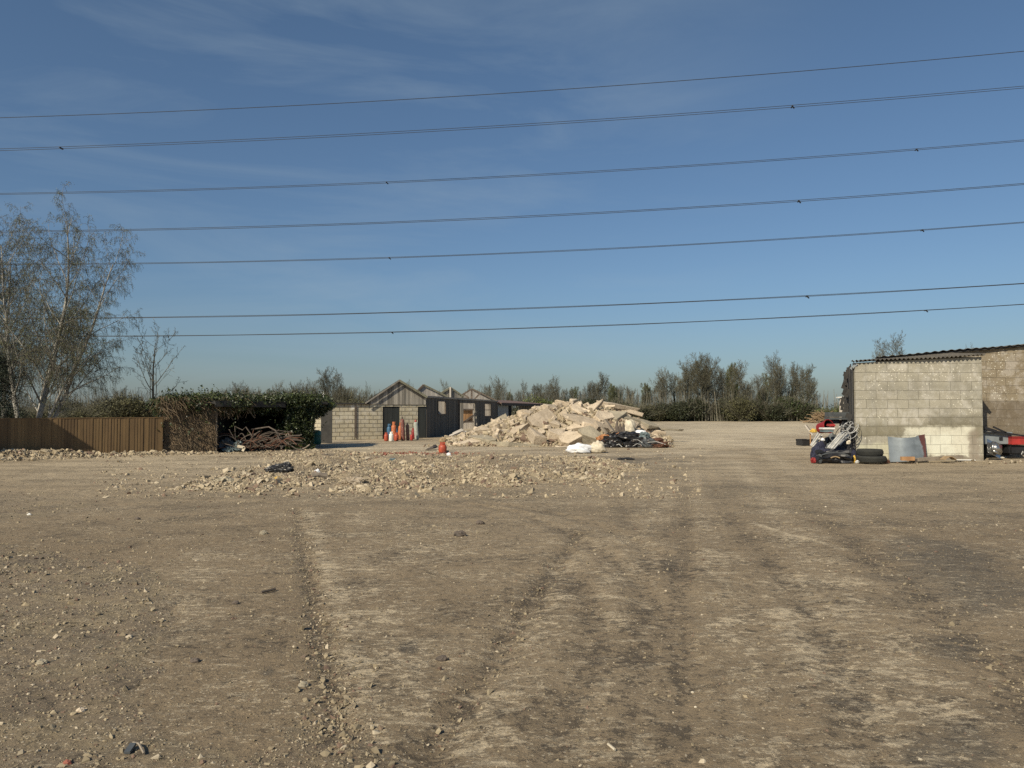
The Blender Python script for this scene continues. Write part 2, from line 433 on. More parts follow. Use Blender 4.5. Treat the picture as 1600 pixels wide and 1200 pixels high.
def blocks(name, w, h, base, base2, mortar, specks=0.0, paint=None, top=0.0, mort=0.012, stain=0.6, rowvar=0.35):
    """concrete block wall; local X runs along the wall, local Z up"""
    m = NT(name); c = m.n('TexCoord').outputs['Object']
    s = m.n('SeparateXYZ'); m.l(c, s.inputs[0]); X, Yc, Z = s.outputs
    wob = m.noise(c, 1.3, 2)
    cb = m.n('CombineXYZ'); m.l(m.math('ADD', m.math('ADD', X, Yc), m.math('MULTIPLY', m.noise(c, 5, 3), 0.035)), cb.inputs[0]); m.l(m.math('ADD', Z, m.math('ADD', m.math('MULTIPLY', wob, 0.07), m.math('MULTIPLY', m.noise(c, 7, 3), 0.03))), cb.inputs[1])
    br = m.n('TexBrick'); m.l(cb.outputs[0], br.inputs['Vector'])
    br.inputs['Scale'].default_value = 1.0; br.inputs['Brick Width'].default_value = w; br.inputs['Row Height'].default_value = h
    br.inputs['Mortar Size'].default_value = mort; br.inputs['Mortar Smooth'].default_value = 0.25; br.inputs['Bias'].default_value = 0
    br.inputs['Color1'].default_value = (*base, 1); br.inputs['Color2'].default_value = (*base2, 1); br.inputs['Mortar'].default_value = (*mortar, 1)
    br.offset = 0.47
    col = br.outputs['Color']
    bn = m.n('TexBrick'); m.l(cb.outputs[0], bn.inputs['Vector']); bn.offset = 0.47
    for k_, v_ in (('Scale', 1.0), ('Brick Width', w), ('Row Height', h), ('Mortar Size', 0.0)): bn.inputs[k_].default_value = v_
    bn.inputs['Color1'].default_value = (.72, .72, .70, 1); bn.inputs['Color2'].default_value = (1.22, 1.2, 1.2, 1)
    col = m.mixc(rowvar, col, m.mixc(1.0, col, bn.outputs['Color'], 'MULTIPLY'))
    col = m.mixc(m.math('MULTIPLY', m.ramp(m.noise(c, 2.3, 4, .7), .45, .6), .28), col, m.mixc(.5, bn.outputs['Color'], base, 'MULTIPLY'))
    n1 = m.noise(c, 1.1, 6, 0.65)
    col = m.mixc(m.math('MULTIPLY', m.ramp(n1, 0.42, 0.72), stain), col, tuple(x * 0.5 for x in base))
    col = m.mixc(m.math('MULTIPLY', m.ramp(m.noise(c, 26, 4, .7), 0.45, 0.7), 0.4), col, tuple(x * 0.55 for x in base))
    if specks:
        vv = m.vor(c, 11); dens = m.ramp(m.noise(c, 0.9, 3), 0.42, 0.62)
        sp = m.math('LESS_THAN', vv, m.math('MULTIPLY_ADD', dens, 0.12, 0.09))
        col = m.mixc(m.math('MULTIPLY', sp, specks), col, (0.70, 0.67, 0.56))
        vv = m.vor(c, 19); sp = m.math('LESS_THAN', vv, 0.17)
        col = m.mixc(m.math('MULTIPLY', sp, specks * .7), col, (0.5, 0.47, 0.38))
    if paint:
        for (x0, x1, z0, z1, cc, amt) in paint:
            nn = m.math('MULTIPLY', m.math('SUBTRACT', m.noise(c, 2.2, 6, 0.65), 0.5), 0.75)
            nx = m.math('ADD', X, nn); nz = m.math('ADD', Z, m.math('MULTIPLY', nn, 0.6))
            a = m.math('MULTIPLY', m.ramp(nx, x0 - 0.05, x0 + 0.07), m.math('SUBTRACT', 1.0, m.ramp(nx, x1 - 0.12, x1 + 0.08)))
            b = m.math('MULTIPLY', m.ramp(nz, z0 - 0.05, z0 + 0.05), m.math('SUBTRACT', 1.0, m.ramp(nz, z1 - 0.06, z1 + 0.1)))
            f = m.math('MULTIPLY', m.math('MULTIPLY', a, b), amt)
            f = m.math('MULTIPLY', f, m.math('MULTIPLY_ADD', m.ramp(m.noise(c, 3.2, 5, .7), 0.3, 0.6), 0.4, 0.6))
            col = m.mixc(f, col, cc)
        col = m.mixc(m.math('MULTIPLY', br.outputs['Fac'], 0.45), col, mortar)
    # streaks running down and a damp foot
    v2 = m.coord(scale=(3, 3, 0.35)); st = m.ramp(m.noise(v2, 1.6, 5, .6), 0.55, 0.75)
    col = m.mixc(m.math('MULTIPLY', st, 0.35), col, tuple(x * 0.45 for x in base))
    hh = m.math('SUBTRACT', m.math('MULTIPLY', m.noise(c, 18, 5, .7), 0.6), br.outputs['Fac'])
    m.bump(hh, 0.7, 0.012)
    return m.out(col, 0.93)

# ------------------------------------------------------------ ground
def inpoly(px, py, poly):
    c = np.zeros(px.shape, dtype=bool); n = len(poly)
    for i in range(n):
        x1, y1 = poly[i]; x2, y2 = poly[(i + 1) % n]
        cond = ((y1 > py) != (y2 > py))
        with np.errstate(divide='ignore', invalid='ignore'):
            xi = (x2 - x1) * (py - y1) / (y2 - y1 + 1e-12) + x1
        c ^= cond & (px < xi)
    return c
def gpt(x, y): g = gnd(x, y); return (g.x, g.y)
def G(poly): return [gpt(*p) for p in poly]
def pdist(x, y, line):
    """distance to a polyline given on the ground in metres"""
    d = np.full(x.shape, 1e9)
    for (x1, y1), (x2, y2) in zip(line[:-1], line[1:]):
        dx, dy = x2 - x1, y2 - y1
        t = np.clip(((x - x1) * dx + (y - y1) * dy) / (dx * dx + dy * dy), 0, 1)
        d = np.minimum(d, np.hypot(x - x1 - t * dx, y - y1 - t * dy))
    return d
BED = G([(262,766),(285,752),(345,744),(400,728),(430,716),(350,708),(470,702),(560,707),(640,707),(700,710),(760,713),(860,712),(930,716),(985,724),(1005,738),(940,752),(860,757),(740,761),(650,766),(560,765),(520,755),(470,763),(400,770),(330,771)])
ROUGH = G([(-200,850),(60,862),(230,880),(300,925),(250,985),(230,1080),(330,1220),(-400,1240),(-600,1000)])
CLODS = G([(340,1205),(430,1110),(560,1130),(640,1200),(640,1260),(300,1260)])
BAND = G([(-160,768),(0,770),(110,772),(180,783),(160,797),(60,812),(-100,835),(-300,850)])
EDGE = G([(463,795),(470,835),(478,880),(490,940),(503,1000),(515,1060),(524,1110),(533,1160)])
GROOVE = G([(905,835),(868,885),(835,935),(800,985),(760,1050),(715,1115),(670,1190)])
TRACKS = [G([(1078,745),(1072,800),(1068,850),(1062,905),(1057,960),(1052,1030),(1045,1100),(1035,1200)]),
          G([(560,775),(700,782),(800,800),(880,830),(940,865),(990,905),(1022,945),(1038,1000)]),
          G([(640,772),(780,788),(880,806),(960,832),(1020,862),(1066,905)]),
          G([(480,800),(560,785),(650,778),(800,776),(960,775)]),
          G([(1180,700),(1200,740),(1260,790),(1330,850),(1400,905),(1490,985),(1560,1050),(1640,1130)]),
          G([(1100,700),(1105,740),(1130,790),(1180,850),(1230,920),(1290,1010),(1330,1090),(1360,1200)]),
          G([(0,800),(140,792),(300,782),(430,786)]),
          G([(960,1200),(985,1060),(1005,960),(1010,890),(985,820),(960,770)]),
          G([(860,1200),(905,1080),(935,990),(905,920),(870,880)])]
PALESTRIP = [G([(1222,960),(1262,1010),(1300,1060),(1345,1110),(1375,1145)]), G([(1212,832),(1265,845),(1312,860)]), G([(852,936),(930,934),(1008,942)]),
             G([(468,812),(492,809),(508,802)]), G([(1180,818),(1240,838),(1310,858)])]
PALELINES = [(G(p), w, a) for p, w, a in (([(1085,740),(1120,900),(1180,1220)], .22, .5), ([(1050,750),(975,900),(890,1220)], .28, .5), ([(1150,720),(1290,900),(1520,1220)], .3, .55), ([(1200,710),(1400,850),(1660,1020)], .3, .4), ([(890,870),(820,980),(730,1220)], .25, .6), ([(560,800),(590,950),(650,1220)], .3, .45), ([(1000,780),(1010,900),(1000,1220)], .2, .4), ([(1240,900),(1330,1060),(1420,1220)], .35, .6), ([(480,780),(700,775),(960,790)], .5, .3), ([(330,860),(290,960),(230,1100)], .25, .35))]
DARKP = [(1460,885,95,40,0.9),(1530,930,90,38,0.8),(1395,860,45,22,.5),(1490,1010,60,30,0.6),(1470,1170,110,40,0.9),(640,1010,16,9,.9),(425,1050,14,9,.8),
         (1310,1090,30,12,.6),(1050,880,22,16,.5),(980,720,90,12,.55),(880,745,110,9,.5),(520,735,130,14,.5),(1150,760,120,16,.25),(1350,820,120,14,.25),(150,1010,120,50,.25)]
PALEP = [(700,860,190,45,.40),(560,840,90,25,.3),(520,1020,28,60,.7),(850,960,120,22,.45),(1290,1070,60,60,.5),(1400,960,120,50,.35),(1500,1080,60,40,.4),
         (1180,672,110,7,1.0),(1090,690,120,10,.8),(1230,664,60,3,1.0),(560,700,120,6,.7),(300,735,260,22,.35),(150,745,150,18,.3),(600,925,90,30,.35),
         (540,880,60,40,.35),(760,1130,120,50,.3),(1120,1130,60,60,.25),(1050,1010,14,60,.3),(1600,850,150,30,.3),(860,730,100,10,.2),(620,765,250,10,.2)]
BERM = [(colhit(x, (-17.3, 25.5), (-13.3, 28.8))) for x in (-60, 255, 330)]

def masks(x, y):
    Yc = np.maximum(y, 0.5)
    px = 800 + F * x / Yc; py = 640 + F * EYE / Yc
    n1 = fbm(x * 0.9, y * 0.9, 5) - .5; n2 = fbm(x * 0.9 + 40, y * 0.9, 9) - .5
    fr = y > 1.5
    bed = inpoly(x + n1 * 1.6, y + n2 * 2.6, BED) & fr
    bedf = bed.astype(float)
    if bed.any():
        dd = pdist(x[bed] + n1[bed] * 1.6, y[bed] + n2[bed] * 2.6, BED + BED[:1]); bedf[bed] = 0.05 + 0.95 * sstep(0, 1.5, dd)
    rough = (inpoly(x + n1 * 1.0, y + n2 * 1.6, ROUGH) & fr).astype(float)
    clod = (inpoly(x + n1 * 0.8, y + n2 * 0.8, CLODS) & fr).astype(float)
    band = (inpoly(x + n1 * 1.5, y + n2 * 2.0, BAND) & fr).astype(float)
    fz = BERM[0]; fe = BERM[1]
    d = np.array([fe.x - fz.x, fe.y - fz.y]); Ln = np.hypot(*d); d /= Ln
    s = (x - fz.x) * d[0] + (y - fz.y) * d[1]; q = (x - fz.x) * d[1] - (y - fz.y) * d[0]     # q>0 towards the yard
    berm = np.exp(-((q - 0.5 - 0.35 * n1) / 0.42) ** 2) * sstep(-14, -10, s) * (1 - 0.75 * sstep(Ln * .35, Ln * .75, s)) * (1 - sstep(Ln, Ln + 1.5, s))
    return px, py, bedf, rough, clod, band, berm, n1, n2

def GZ(x, y, full=False):
    x = np.atleast_1d(np.asarray(x, float)); y = np.atleast_1d(np.asarray(y, float))
    px, py, bed, rough, clod, band, berm, n1, n2 = masks(x, y)
    r = np.hypot(x, y)
    z = 0.07 * (fbm(x / 9, y / 9, 1, 3) - .5) * sstep(1, 6, r)
    z += 0.022 * (fbm(x / 0.9, y / 0.9, 2, 3) - .5)
    amp = 0.006 + 0.012 * rough + 0.014 * clod + 0.006 * band
    z += amp * 2 * (fbm(x * 5.5, y * 5.5, 3, 3) - .5)
    hum = fbm(x * 0.55, y * 0.55, 21, 3)
    bedz = bed * (0.02 + 0.22 * sstep(0.42, 0.78, hum) * (1 - .6 * sstep(24, 27, y)) + 0.10 * (fbm(x * 3, y * 3, 22, 3) - .4))
    z += bedz
    z += berm * (0.26 + 0.3 * (fbm(x * 1.4, y * 1.4, 31, 3) - .4))
    far = sstep(55, 110, r)
    z *= 1 - far
    tr = np.zeros_like(x)
    near = (y > 1.5) & (y < 40) & (np.abs(x) < 30)
    if near.any():
        xs, ys = x[near], y[near]; t = np.zeros_like(xs); zz = np.zeros_like(xs)
        wob = (n1[near]) * 0.12
        for i, ln in enumerate(TRACKS):
            d = pdist(xs + wob, ys, ln); w = 0.12 if i != 4 else 0.2
            g = np.exp(-(d / w) ** 2); t = np.maximum(t, g * np.clip(1.9 - ys / 9, .15, 1) * (.35 + 1.1 * fbm(xs * .9, ys * .5, 71, 3)))
            zz -= 0.010 * g; zz += 0.006 * np.exp(-((d - w * 1.9) / (w * .6)) ** 2)
        g = np.exp(-(pdist(xs + wob * .6, ys, GROOVE) / 0.11) ** 2); t = np.maximum(t, g * 1.3); zz -= 0.03 * g
        e = np.exp(-((pdist(xs + wob * .35, ys, EDGE) ) / 0.09) ** 2); e = e * (.35 + fbm(xs * .6, ys * .8, 72, 3)); t = np.maximum(t, e * 1.1); zz -= 0.022 * e
        z[near] += zz; tr[near] = t
    if not full: return z
    pale = np.zeros_like(x); dark = np.zeros_like(x)
    fr = y > 1.5
    a = np.clip(px, -4000, 6000); b = np.clip(py, 0, 4000)
    jx = (fbm(x * 1.7, y * 1.7, 41) - .5); jy = (fbm(x * 1.7 + 9, y * 1.7, 42) - .5)
    for (cx, cy, sx, sy, w) in PALEP:
        pale = np.maximum(pale, w * np.exp(-((a + jx * sx * 1.5 - cx) / sx) ** 2 - ((b + jy * sy * 1.5 - cy) / sy) ** 2) * fr)
    for (cx, cy, sx, sy, w) in DARKP:
        dark = np.maximum(dark, w * np.exp(-((a + jx * sx * 1.5 - cx) / sx) ** 2 - ((b + jy * sy * 1.5 - cy) / sy) ** 2) * fr)
    if near.any():
        for i, ln in enumerate(PALESTRIP):
            w = 0.22 if i == 0 else 0.10
            g = np.zeros_like(x); g[near] = np.exp(-(pdist(x[near] + n1[near] * .12, y[near], ln) / w) ** 2); pale = np.maximum(pale, g)
        for ln, w, a_ in PALELINES:
            g = np.zeros_like(x); g[near] = a_ * np.exp(-(pdist(x[near] + n1[near] * .15, y[near], ln) / w) ** 2); pale = np.maximum(pale, g)
        g = np.zeros_like(x); e = pdist(x[near] - 0.2, y[near], EDGE); g[near] = 0.75 * np.exp(-(e / 0.16) ** 2); pale = np.maximum(pale, g)
    return z, pale, dark, np.clip(tr, 0, 1), bed, np.clip(rough + clod * .8 + band * .7, 0, 1), berm

def build_ground():
    th = np.concatenate([np.radians(np.linspace(-47, 47, 1180)), np.radians(np.linspace(47, 313, 72))[1:-1]])
    r = np.concatenate([[0.4, 0.8], np.exp(np.linspace(math.log(1.3), math.log(130), 780)), np.exp(np.linspace(math.log(140), math.log(3500), 26))])
    T, R = np.meshgrid(th, r); x = (R * np.sin(T)).ravel(); y = (R * np.cos(T)).ravel()
    z, pale, dark, tr, bed, rough, berm = GZ(x, y, True)
    nt_, nr = len(th), len(r)
    V = np.stack([x, y, z], 1); V = np.vstack([V, [[0, 0, 0]]])
    i = np.arange(nr * nt_).reshape(nr, nt_); j = np.roll(i, -1, axis=1)
    q = np.stack([i[:-1], i[1:], j[1:], j[:-1]], -1).reshape(-1, 4)
    b = MB(); b.V = [V]; b.n = len(V); b.C = [np.zeros(len(V))]
    b.Fc = [q, np.stack([np.full(nt_, len(V) - 1), i[0], j[0]], -1)]
    o = b.build('ground', GM, None, smooth=True, origin=(0, 0, 0), kind='structure')
    for nm, arr in (('pale', pale), ('dark', dark), ('trk', tr), ('bed', np.maximum(bed, np.clip(berm * 1.3, 0, 1))), ('rough', rough)):
        A = o.data.attributes.new(nm, 'FLOAT', 'POINT'); A.data.foreach_set('value', np.append(arr, 0).astype(np.float32))
    return o

def ground_mat():
    m = NT('yard_soil'); c = m.n('TexCoord').outputs['Object']
    pale, dark, trk, bed, rough = [m.attr(k) for k in ('pale', 'dark', 'trk', 'bed', 'rough')]
    s = m.n('SeparateXYZ'); m.l(c, s.inputs[0])
    dist = s.outputs[1]
    M2 = lambda a, b: m.math('MULTIPLY', a, b)
    inv = lambda a: m.math('SUBTRACT', 1.0, a)
    n_big = m.noise(c, 0.16, 5, 0.6)
    n_mid = m.noise(c, 1.1, 7, 0.68, 0.4)
    n_fine = m.noise(c, 12, 8, 0.8)
    n_vf = m.noise(c, 55, 4, 0.8)
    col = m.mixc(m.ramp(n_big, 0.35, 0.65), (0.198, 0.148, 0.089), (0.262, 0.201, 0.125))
    col = m.mixc(M2(m.ramp(n_mid, 0.46, 0.62), 0.40), col, (0.118, 0.090, 0.056))
    # sandier towards the middle distance, chalky scrapings beyond
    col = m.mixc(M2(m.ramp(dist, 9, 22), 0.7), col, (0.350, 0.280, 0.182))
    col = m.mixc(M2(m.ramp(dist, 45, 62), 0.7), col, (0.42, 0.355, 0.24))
    fz = m.ramp(m.noise(m.coord(scale=(.10, .16, 1), rot=(0, 0, .12)), 1.0, 6, 0.65), 0.42, 0.56)
    fy = M2(m.ramp(dist, 16, 34), inv(m.ramp(dist, 108, 113)))
    col = m.mixc(M2(M2(fz, fy), 0.55), col, (0.54, 0.46, 0.33))
    col = m.mixc(M2(M2(pale, fy), 0.75), col, (0.62, 0.54, 0.39))
    fz = m.ramp(m.noise(m.coord(scale=(.35, .9, 1), rot=(0, 0, -.05)), 1.0, 7, 0.7), 0.46, 0.58)
    col = m.mixc(M2(M2(fz, m.ramp(dist, 8, 15)), 0.55), col, (0.145, 0.114, 0.073))
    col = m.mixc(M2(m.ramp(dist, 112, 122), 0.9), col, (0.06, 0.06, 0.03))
    # dark, damp, oily ground and wheel marks
    thd = m.math('ADD', M2(dark, 1.35), M2(m.math('SUBTRACT', n_mid, 0.5), 1.6))
    col = m.mixc(M2(M2(m.ramp(thd, 0.15, 0.9), m.math('MULTIPLY_ADD', m.ramp(n_fine, .40, .55), .5, .35)), 0.85), col, (0.072, 0.064, 0.050))
    tk = M2(trk, m.math('MULTIPLY_ADD', n_mid, 0.9, 0.0))
    col = m.mixc(M2(M2(m.ramp(tk, 0.1, 0.5), m.math('MULTIPLY_ADD', m.ramp(n_fine, .42, .56), .8, .2)), 0.30), col, (0.105, 0.080, 0.052))
    # crust: pale flakes whose density follows the scraped patches
    pd = m.ramp(m.noise(m.coord(scale=(.8, 1.5, 1), rot=(0, 0, radians(-6))), 1.0, 7, 0.7, .3), 0.42, 0.60)
    nf = m.noise(m.coord(scale=(1, 1.5, 1)), 9.0, 9, 0.84)
    thr = m.math('SUBTRACT', 0.585, M2(pd, 0.075)); thr = m.math('SUBTRACT', thr, M2(pale, 0.10))
    thr = m.math('ADD', thr, m.math('ADD', M2(dark, 0.07), M2(trk, 0.05)))
    fl = M2(m.math('SUBTRACT', nf, thr), 22.0); x = m.n('Clamp'); m.l(fl, x.inputs[0]); fl = x.outputs[0]
    col = m.mixc(M2(fl, 0.80), col, (0.50, 0.41, 0.275))
    vs2 = m.coord(scale=(1.1, 3.2, 1), rot=(0, 0, radians(4)))
    f2 = M2(m.math('SUBTRACT', m.noise(vs2, 2.6, 9, 0.80, 0.2), m.math('SUBTRACT', 0.572, M2(pale, 0.09))), 18.0); x = m.n('Clamp'); m.l(f2, x.inputs[0]); f2 = x.outputs[0]
    col = m.mixc(M2(M2(f2, inv(rough)), 0.50), col, (0.52, 0.435, 0.30))
    # dark crumbs and holes
    nd = m.noise(m.coord(scale=(1, 1.4, 1)), 8.0, 9, 0.84); 
    mv = m.n('Mapping'); mv.inputs['Location'].default_value = (31, 17, 5); m.l(c, mv.inputs[0])
    nd = m.noise(mv.outputs[0], 10.0, 9, 0.84)
    thr = m.math('ADD', 0.425, m.math('ADD', M2(trk, 0.05), M2(m.ramp(n_mid, .45, .65), 0.045)))
    f3 = M2(m.math('SUBTRACT', thr, nd), 22.0); x = m.n('Clamp'); m.l(f3, x.inputs[0]); f3 = x.outputs[0]
    col = m.mixc(M2(f3, 0.72), col, (0.070, 0.054, 0.036))
    # soil of the rubble bed and of the rough ground
    bc = m.mixc(m.ramp(m.noise(c, 0.8, 5, .6), 0.42, 0.6), (0.15, 0.12, 0.085), (0.36, 0.29, 0.19))
    col = m.mixc(M2(bed, 0.75), col, bc)
    rc = m.mixc(m.ramp(m.noise(c, 1.6, 5, .6), 0.45, 0.6), (0.135, 0.112, 0.085), (0.225, 0.188, 0.118))
    col = m.mixc(M2(rough, 0.35), col, rc)
    g = m.math('MULTIPLY_ADD', n_fine, 1.6, 0.2); g = M2(g, m.math('MULTIPLY_ADD', n_vf, 1.6, 0.2))
    cc = m.n('CombineColor'); [m.l(g, cc.inputs[i]) for i in range(3)]
    col = m.mixc(0.9, col, cc.outputs[0], 'MULTIPLY')
    vd = m.vor(c, 38); vc = m.vor(c, 38, 'Color')
    sr = m.n('SeparateColor'); m.l(vc, sr.inputs[0])
    gr = M2(m.math('LESS_THAN', vd, 0.30), m.math('GREATER_THAN', sr.outputs[0], m.math('MULTIPLY_ADD', rough, -0.12, 0.86)))
    col = m.mixc(M2(gr, 0.8), col, (0.46, 0.39, 0.28))
    h = m.math('ADD', m.noise(c, 9, 9, 0.80), m.math('MULTIPLY', m.math('SUBTRACT', 0.33, vd, clamp=True), 0.7))
    h = m.math('ADD', h, m.math('SUBTRACT', M2(fl, 0.12), M2(f3, 0.25)))
    m.bump(h, 0.8, 0.028)
    return m.out(col, 0.96)
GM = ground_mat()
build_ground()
def onz(x, y): return float(GZ([x], [y])[0])
def G3(x, y, dz=0.0):
    g = gnd(x, y); g.z = onz(g.x, g.y) + dz; return g

# stone shapes
def hull(points, bevel=0.0):
    bm = bmesh.new()
    for p in points: bm.verts.new(p)
    r = bmesh.ops.convex_hull(bm, input=bm.verts)
    bmesh.ops.delete(bm, geom=[g for g in r['geom_interior'] if isinstance(g, bmesh.types.BMVert)], context='VERTS')
    if bevel:
        bmesh.ops.dissolve_limit(bm, angle_limit=0.2, verts=bm.verts, edges=bm.edges)
        bmesh.ops.bevel(bm, geom=list(bm.edges) + list(bm.verts), offset=bevel, segments=1, affect='EDGES')
    bmesh.ops.triangulate(bm, faces=bm.faces)
    bmesh.ops.recalc_face_normals(bm, faces=bm.faces)
    bm.verts.index_update()
    v = np.array([tuple(x.co) for x in bm.verts]); f = np.array([[q.index for q in fc.verts] for fc in bm.faces])
    bm.free(); return v, f
STONES = []
for k in range(8):
    p = rng.normal(size=(9, 3)); p /= np.linalg.norm(p, axis=1, keepdims=True); p *= rng.uniform(.75, 1.1, (9, 1))
    STONES.append(hull(p))

# gravel spread over the near yard: nobody could count it
def scatter():
    N = 170000
    r = np.exp(rng.uniform(math.log(3.0), math.log(26), N)); th = np.radians(rng.uniform(-40, 40, N))
    x, y = r * np.sin(th), r * np.cos(th)
    px, py, bed, rough, clod, band, berm, n1, n2 = masks(x, y)
    cl = fbm(x * 1.1, y * 1.1, 77, 4)
    keep = rng.uniform(0, 1, N) < np.clip(0.09 + 0.75 * sstep(.5, .72, cl) * (0.25 + rough) + 0.5 * rough + 0.5 * clod + 0.35 * band + 0.1 * (x < -1), 0, 1)
    x, y, r = x[keep], y[keep], r[keep]; rough = rough[keep]; clod = clod[keep]
    s = np.exp(rng.normal(math.log(0.0042), 0.6, len(x))) * (1 + 0.5 * rough + 0.7 * clod) * np.clip(r / 6, .8, 2.0)
    s = np.clip(s, .0025, 0.035)
    z = GZ(x, y) + s * 0.0
    b = MB(); b.stones(np.stack([x, y, z], 1), s, STONES, rg=rng)
    b.build('gravel', M['stone'], None, origin=(0, 0, 0), kind='stuff', label='fine gravel and crumbs of stone strewn over the bare yard')
    # crumbs along the groove edges
    N = 2500; x = []; y = []
    for ln, n in ((EDGE, 1500), (GROOVE, 500), (TRACKS[4], 500)):
        a = np.array(ln); seg = rng.integers(0, len(a) - 1, n); t = rng.uniform(0, 1, n)
        p = a[seg] * (1 - t)[:, None] + a[seg + 1] * t[:, None] + rng.normal(0, .10, (n, 2)); x.append(p[:, 0]); y.append(p[:, 1])
    x = np.concatenate(x); y = np.concatenate(y); s = np.exp(rng.normal(math.log(.009), .5, len(x)))
    b = MB(); b.stones(np.stack([x, y, GZ(x, y) + s * .2], 1), s, STONES, rg=rng)
    b.build('crumbled_edge', M['stone'], None, origin=(0, 0, 0), kind='stuff', label='crumbled stone along the edges of the old slab')
scatter()

def bedstones():
    N = 190000
    y = 1 / rng.uniform(1 / 33, 1 / 14.5, N); x = y * rng.uniform(-.55, .25, N)
    px, py, bed, rough, clod, band, berm, n1, n2 = masks(x, y)
    cl = fbm(x * .9, y * .9, 88, 4)
    keep = (bed > 0) & (rng.uniform(0, 1, N) < .22 + 1.1 * sstep(.41, .60, cl))
    near = (bed == 0) & (rng.uniform(0, 1, N) < 0.035)
    keep |= near
    x, y, cl = x[keep], y[keep], cl[keep]
    s = np.exp(rng.normal(math.log(.020), .62, len(x))); s = np.clip(s, .008, .14)
    z = GZ(x, y) + s * .05
    b = MB(); b.stones(np.stack([x, y, z], 1), s, STONES, rg=rng)
    b.build('rubble_bed', M['rubble'], None, origin=(0, 0, 0), kind='stuff', label='spread bed of crushed rubble across the middle of the yard')
    # along the fence
    fz, fe = BERM[0], BERM[2]; N = 6500
    t = rng.uniform(-.25, 1.0, N); q = rng.normal(.5, .33, N)
    d = np.array([fe.x - fz.x, fe.y - fz.y]); Ln = np.hypot(*d); d /= Ln
    x = fz.x + t * Ln * d[0] + q * d[1]; y = fz.y + t * Ln * d[1] - q * d[0]
    keep = rng.uniform(0, 1, N) < 1.0 - .55 * sstep(.3, .8, t)
    x, y = x[keep], y[keep]
    s = np.clip(np.exp(rng.normal(math.log(.042), .5, len(x))), .015, .16)
    b = MB(); b.stones(np.stack([x, y, GZ(x, y) + s * .2], 1), s, STONES, rg=rng)
    b.build('rubble_ridge', M['rubble'], None, origin=(0, 0, 0), kind='stuff', label='low ridge of broken stone heaped along the foot of the timber fence')
bedstones()

# ------------------------------------------------------------ wooden fence on the left
FA, FB = Vector((-17.3, 25.5, 0)), Vector((-13.3, 28.8, 0))
def fence():
    d = (FB - FA).normalized(); n = Vector((d.y, -d.x, 0))       # towards the yard
    st = FA - d * 7.0; Ln = (FB - st).length
    root = thing('timber_fence', 'brown closeboard timber fence, half in shadow, behind the ridge of rubble', 'fence', st)
    b = MB(); k = 0; u = 0
    while u < Ln - 0.05:
        w = 0.115; h = 1.38 + 0.008 * math.sin(u * 2.1) + random.uniform(-.006, .006)
        c = st + d * (u + w / 2) + n * random.uniform(0, .012)
        b.box((c.x, c.y, h / 2 + .01), (w, .018, h), Matrix.Rotation(math.atan2(d.y, d.x) - .09 + random.uniform(-.03, .03), 3, 'Z'), random.random())
        u += w * 0.86
    b.build('boards', M['fence'], root)
    p = st + n * -0.01; q = FB + n * -0.01
    MB().bar((p.x, p.y, 1.40), (q.x, q.y, 1.40), .07, .03).build('cap_rail', M['fence'], root)
    for z in (.35, 1.05):
        MB().bar((p.x - n.x * .05, p.y - n.y * .05, z), (q.x - n.x * .05, q.y - n.y * .05, z), .05, .08).build('rail', M['fence'], root)
    k = 0
    while k * 2.4 <= Ln:
        c = st + d * (k * 2.4) - n * .13
        MB().box((c.x, c.y, .7), (.1, .1, 1.42), Matrix.Rotation(math.atan2(d.y, d.x), 3, 'Z')).build('post', M['fence'], root)
        k += 1
fence()

# unseen outbuilding added off the left edge to shade the fence's left part
def shade_building():
    d = (FB - FA).normalized(); n = Vector((d.y, -d.x, 0))
    p = FA - d * 3.3
    root = thing('added_shade_building', 'unseen brick outbuilding added at the near end of the timber fence to shade it', 'building', p)
    mt = blocks('shade_building_brick', .23, .075, (0.2, 0.11, 0.08), (0.25, 0.13, 0.09), (0.3, 0.27, 0.23), mort=.01)
    R = Matrix.Rotation(math.atan2(d.y, d.x), 3, 'Z')
    c = p - d * 2.1 - n * 1.2
    MB().box((c.x, c.y, 2.4), (4.2, 5.6, 4.8), R).build('wall', mt, root)
    a = c - n * 2.9; e = c + n * 2.9
    b = MB(); 
    pts = [a + d * 2.3 + Vector((0, 0, 4.8)), a - d * 2.3 + Vector((0, 0, 4.8)), a + Vector((0, 0, 5.9))]
    b.prism(pts, n * 5.8).build('roof', M['roofdark'], root)
shade_building()

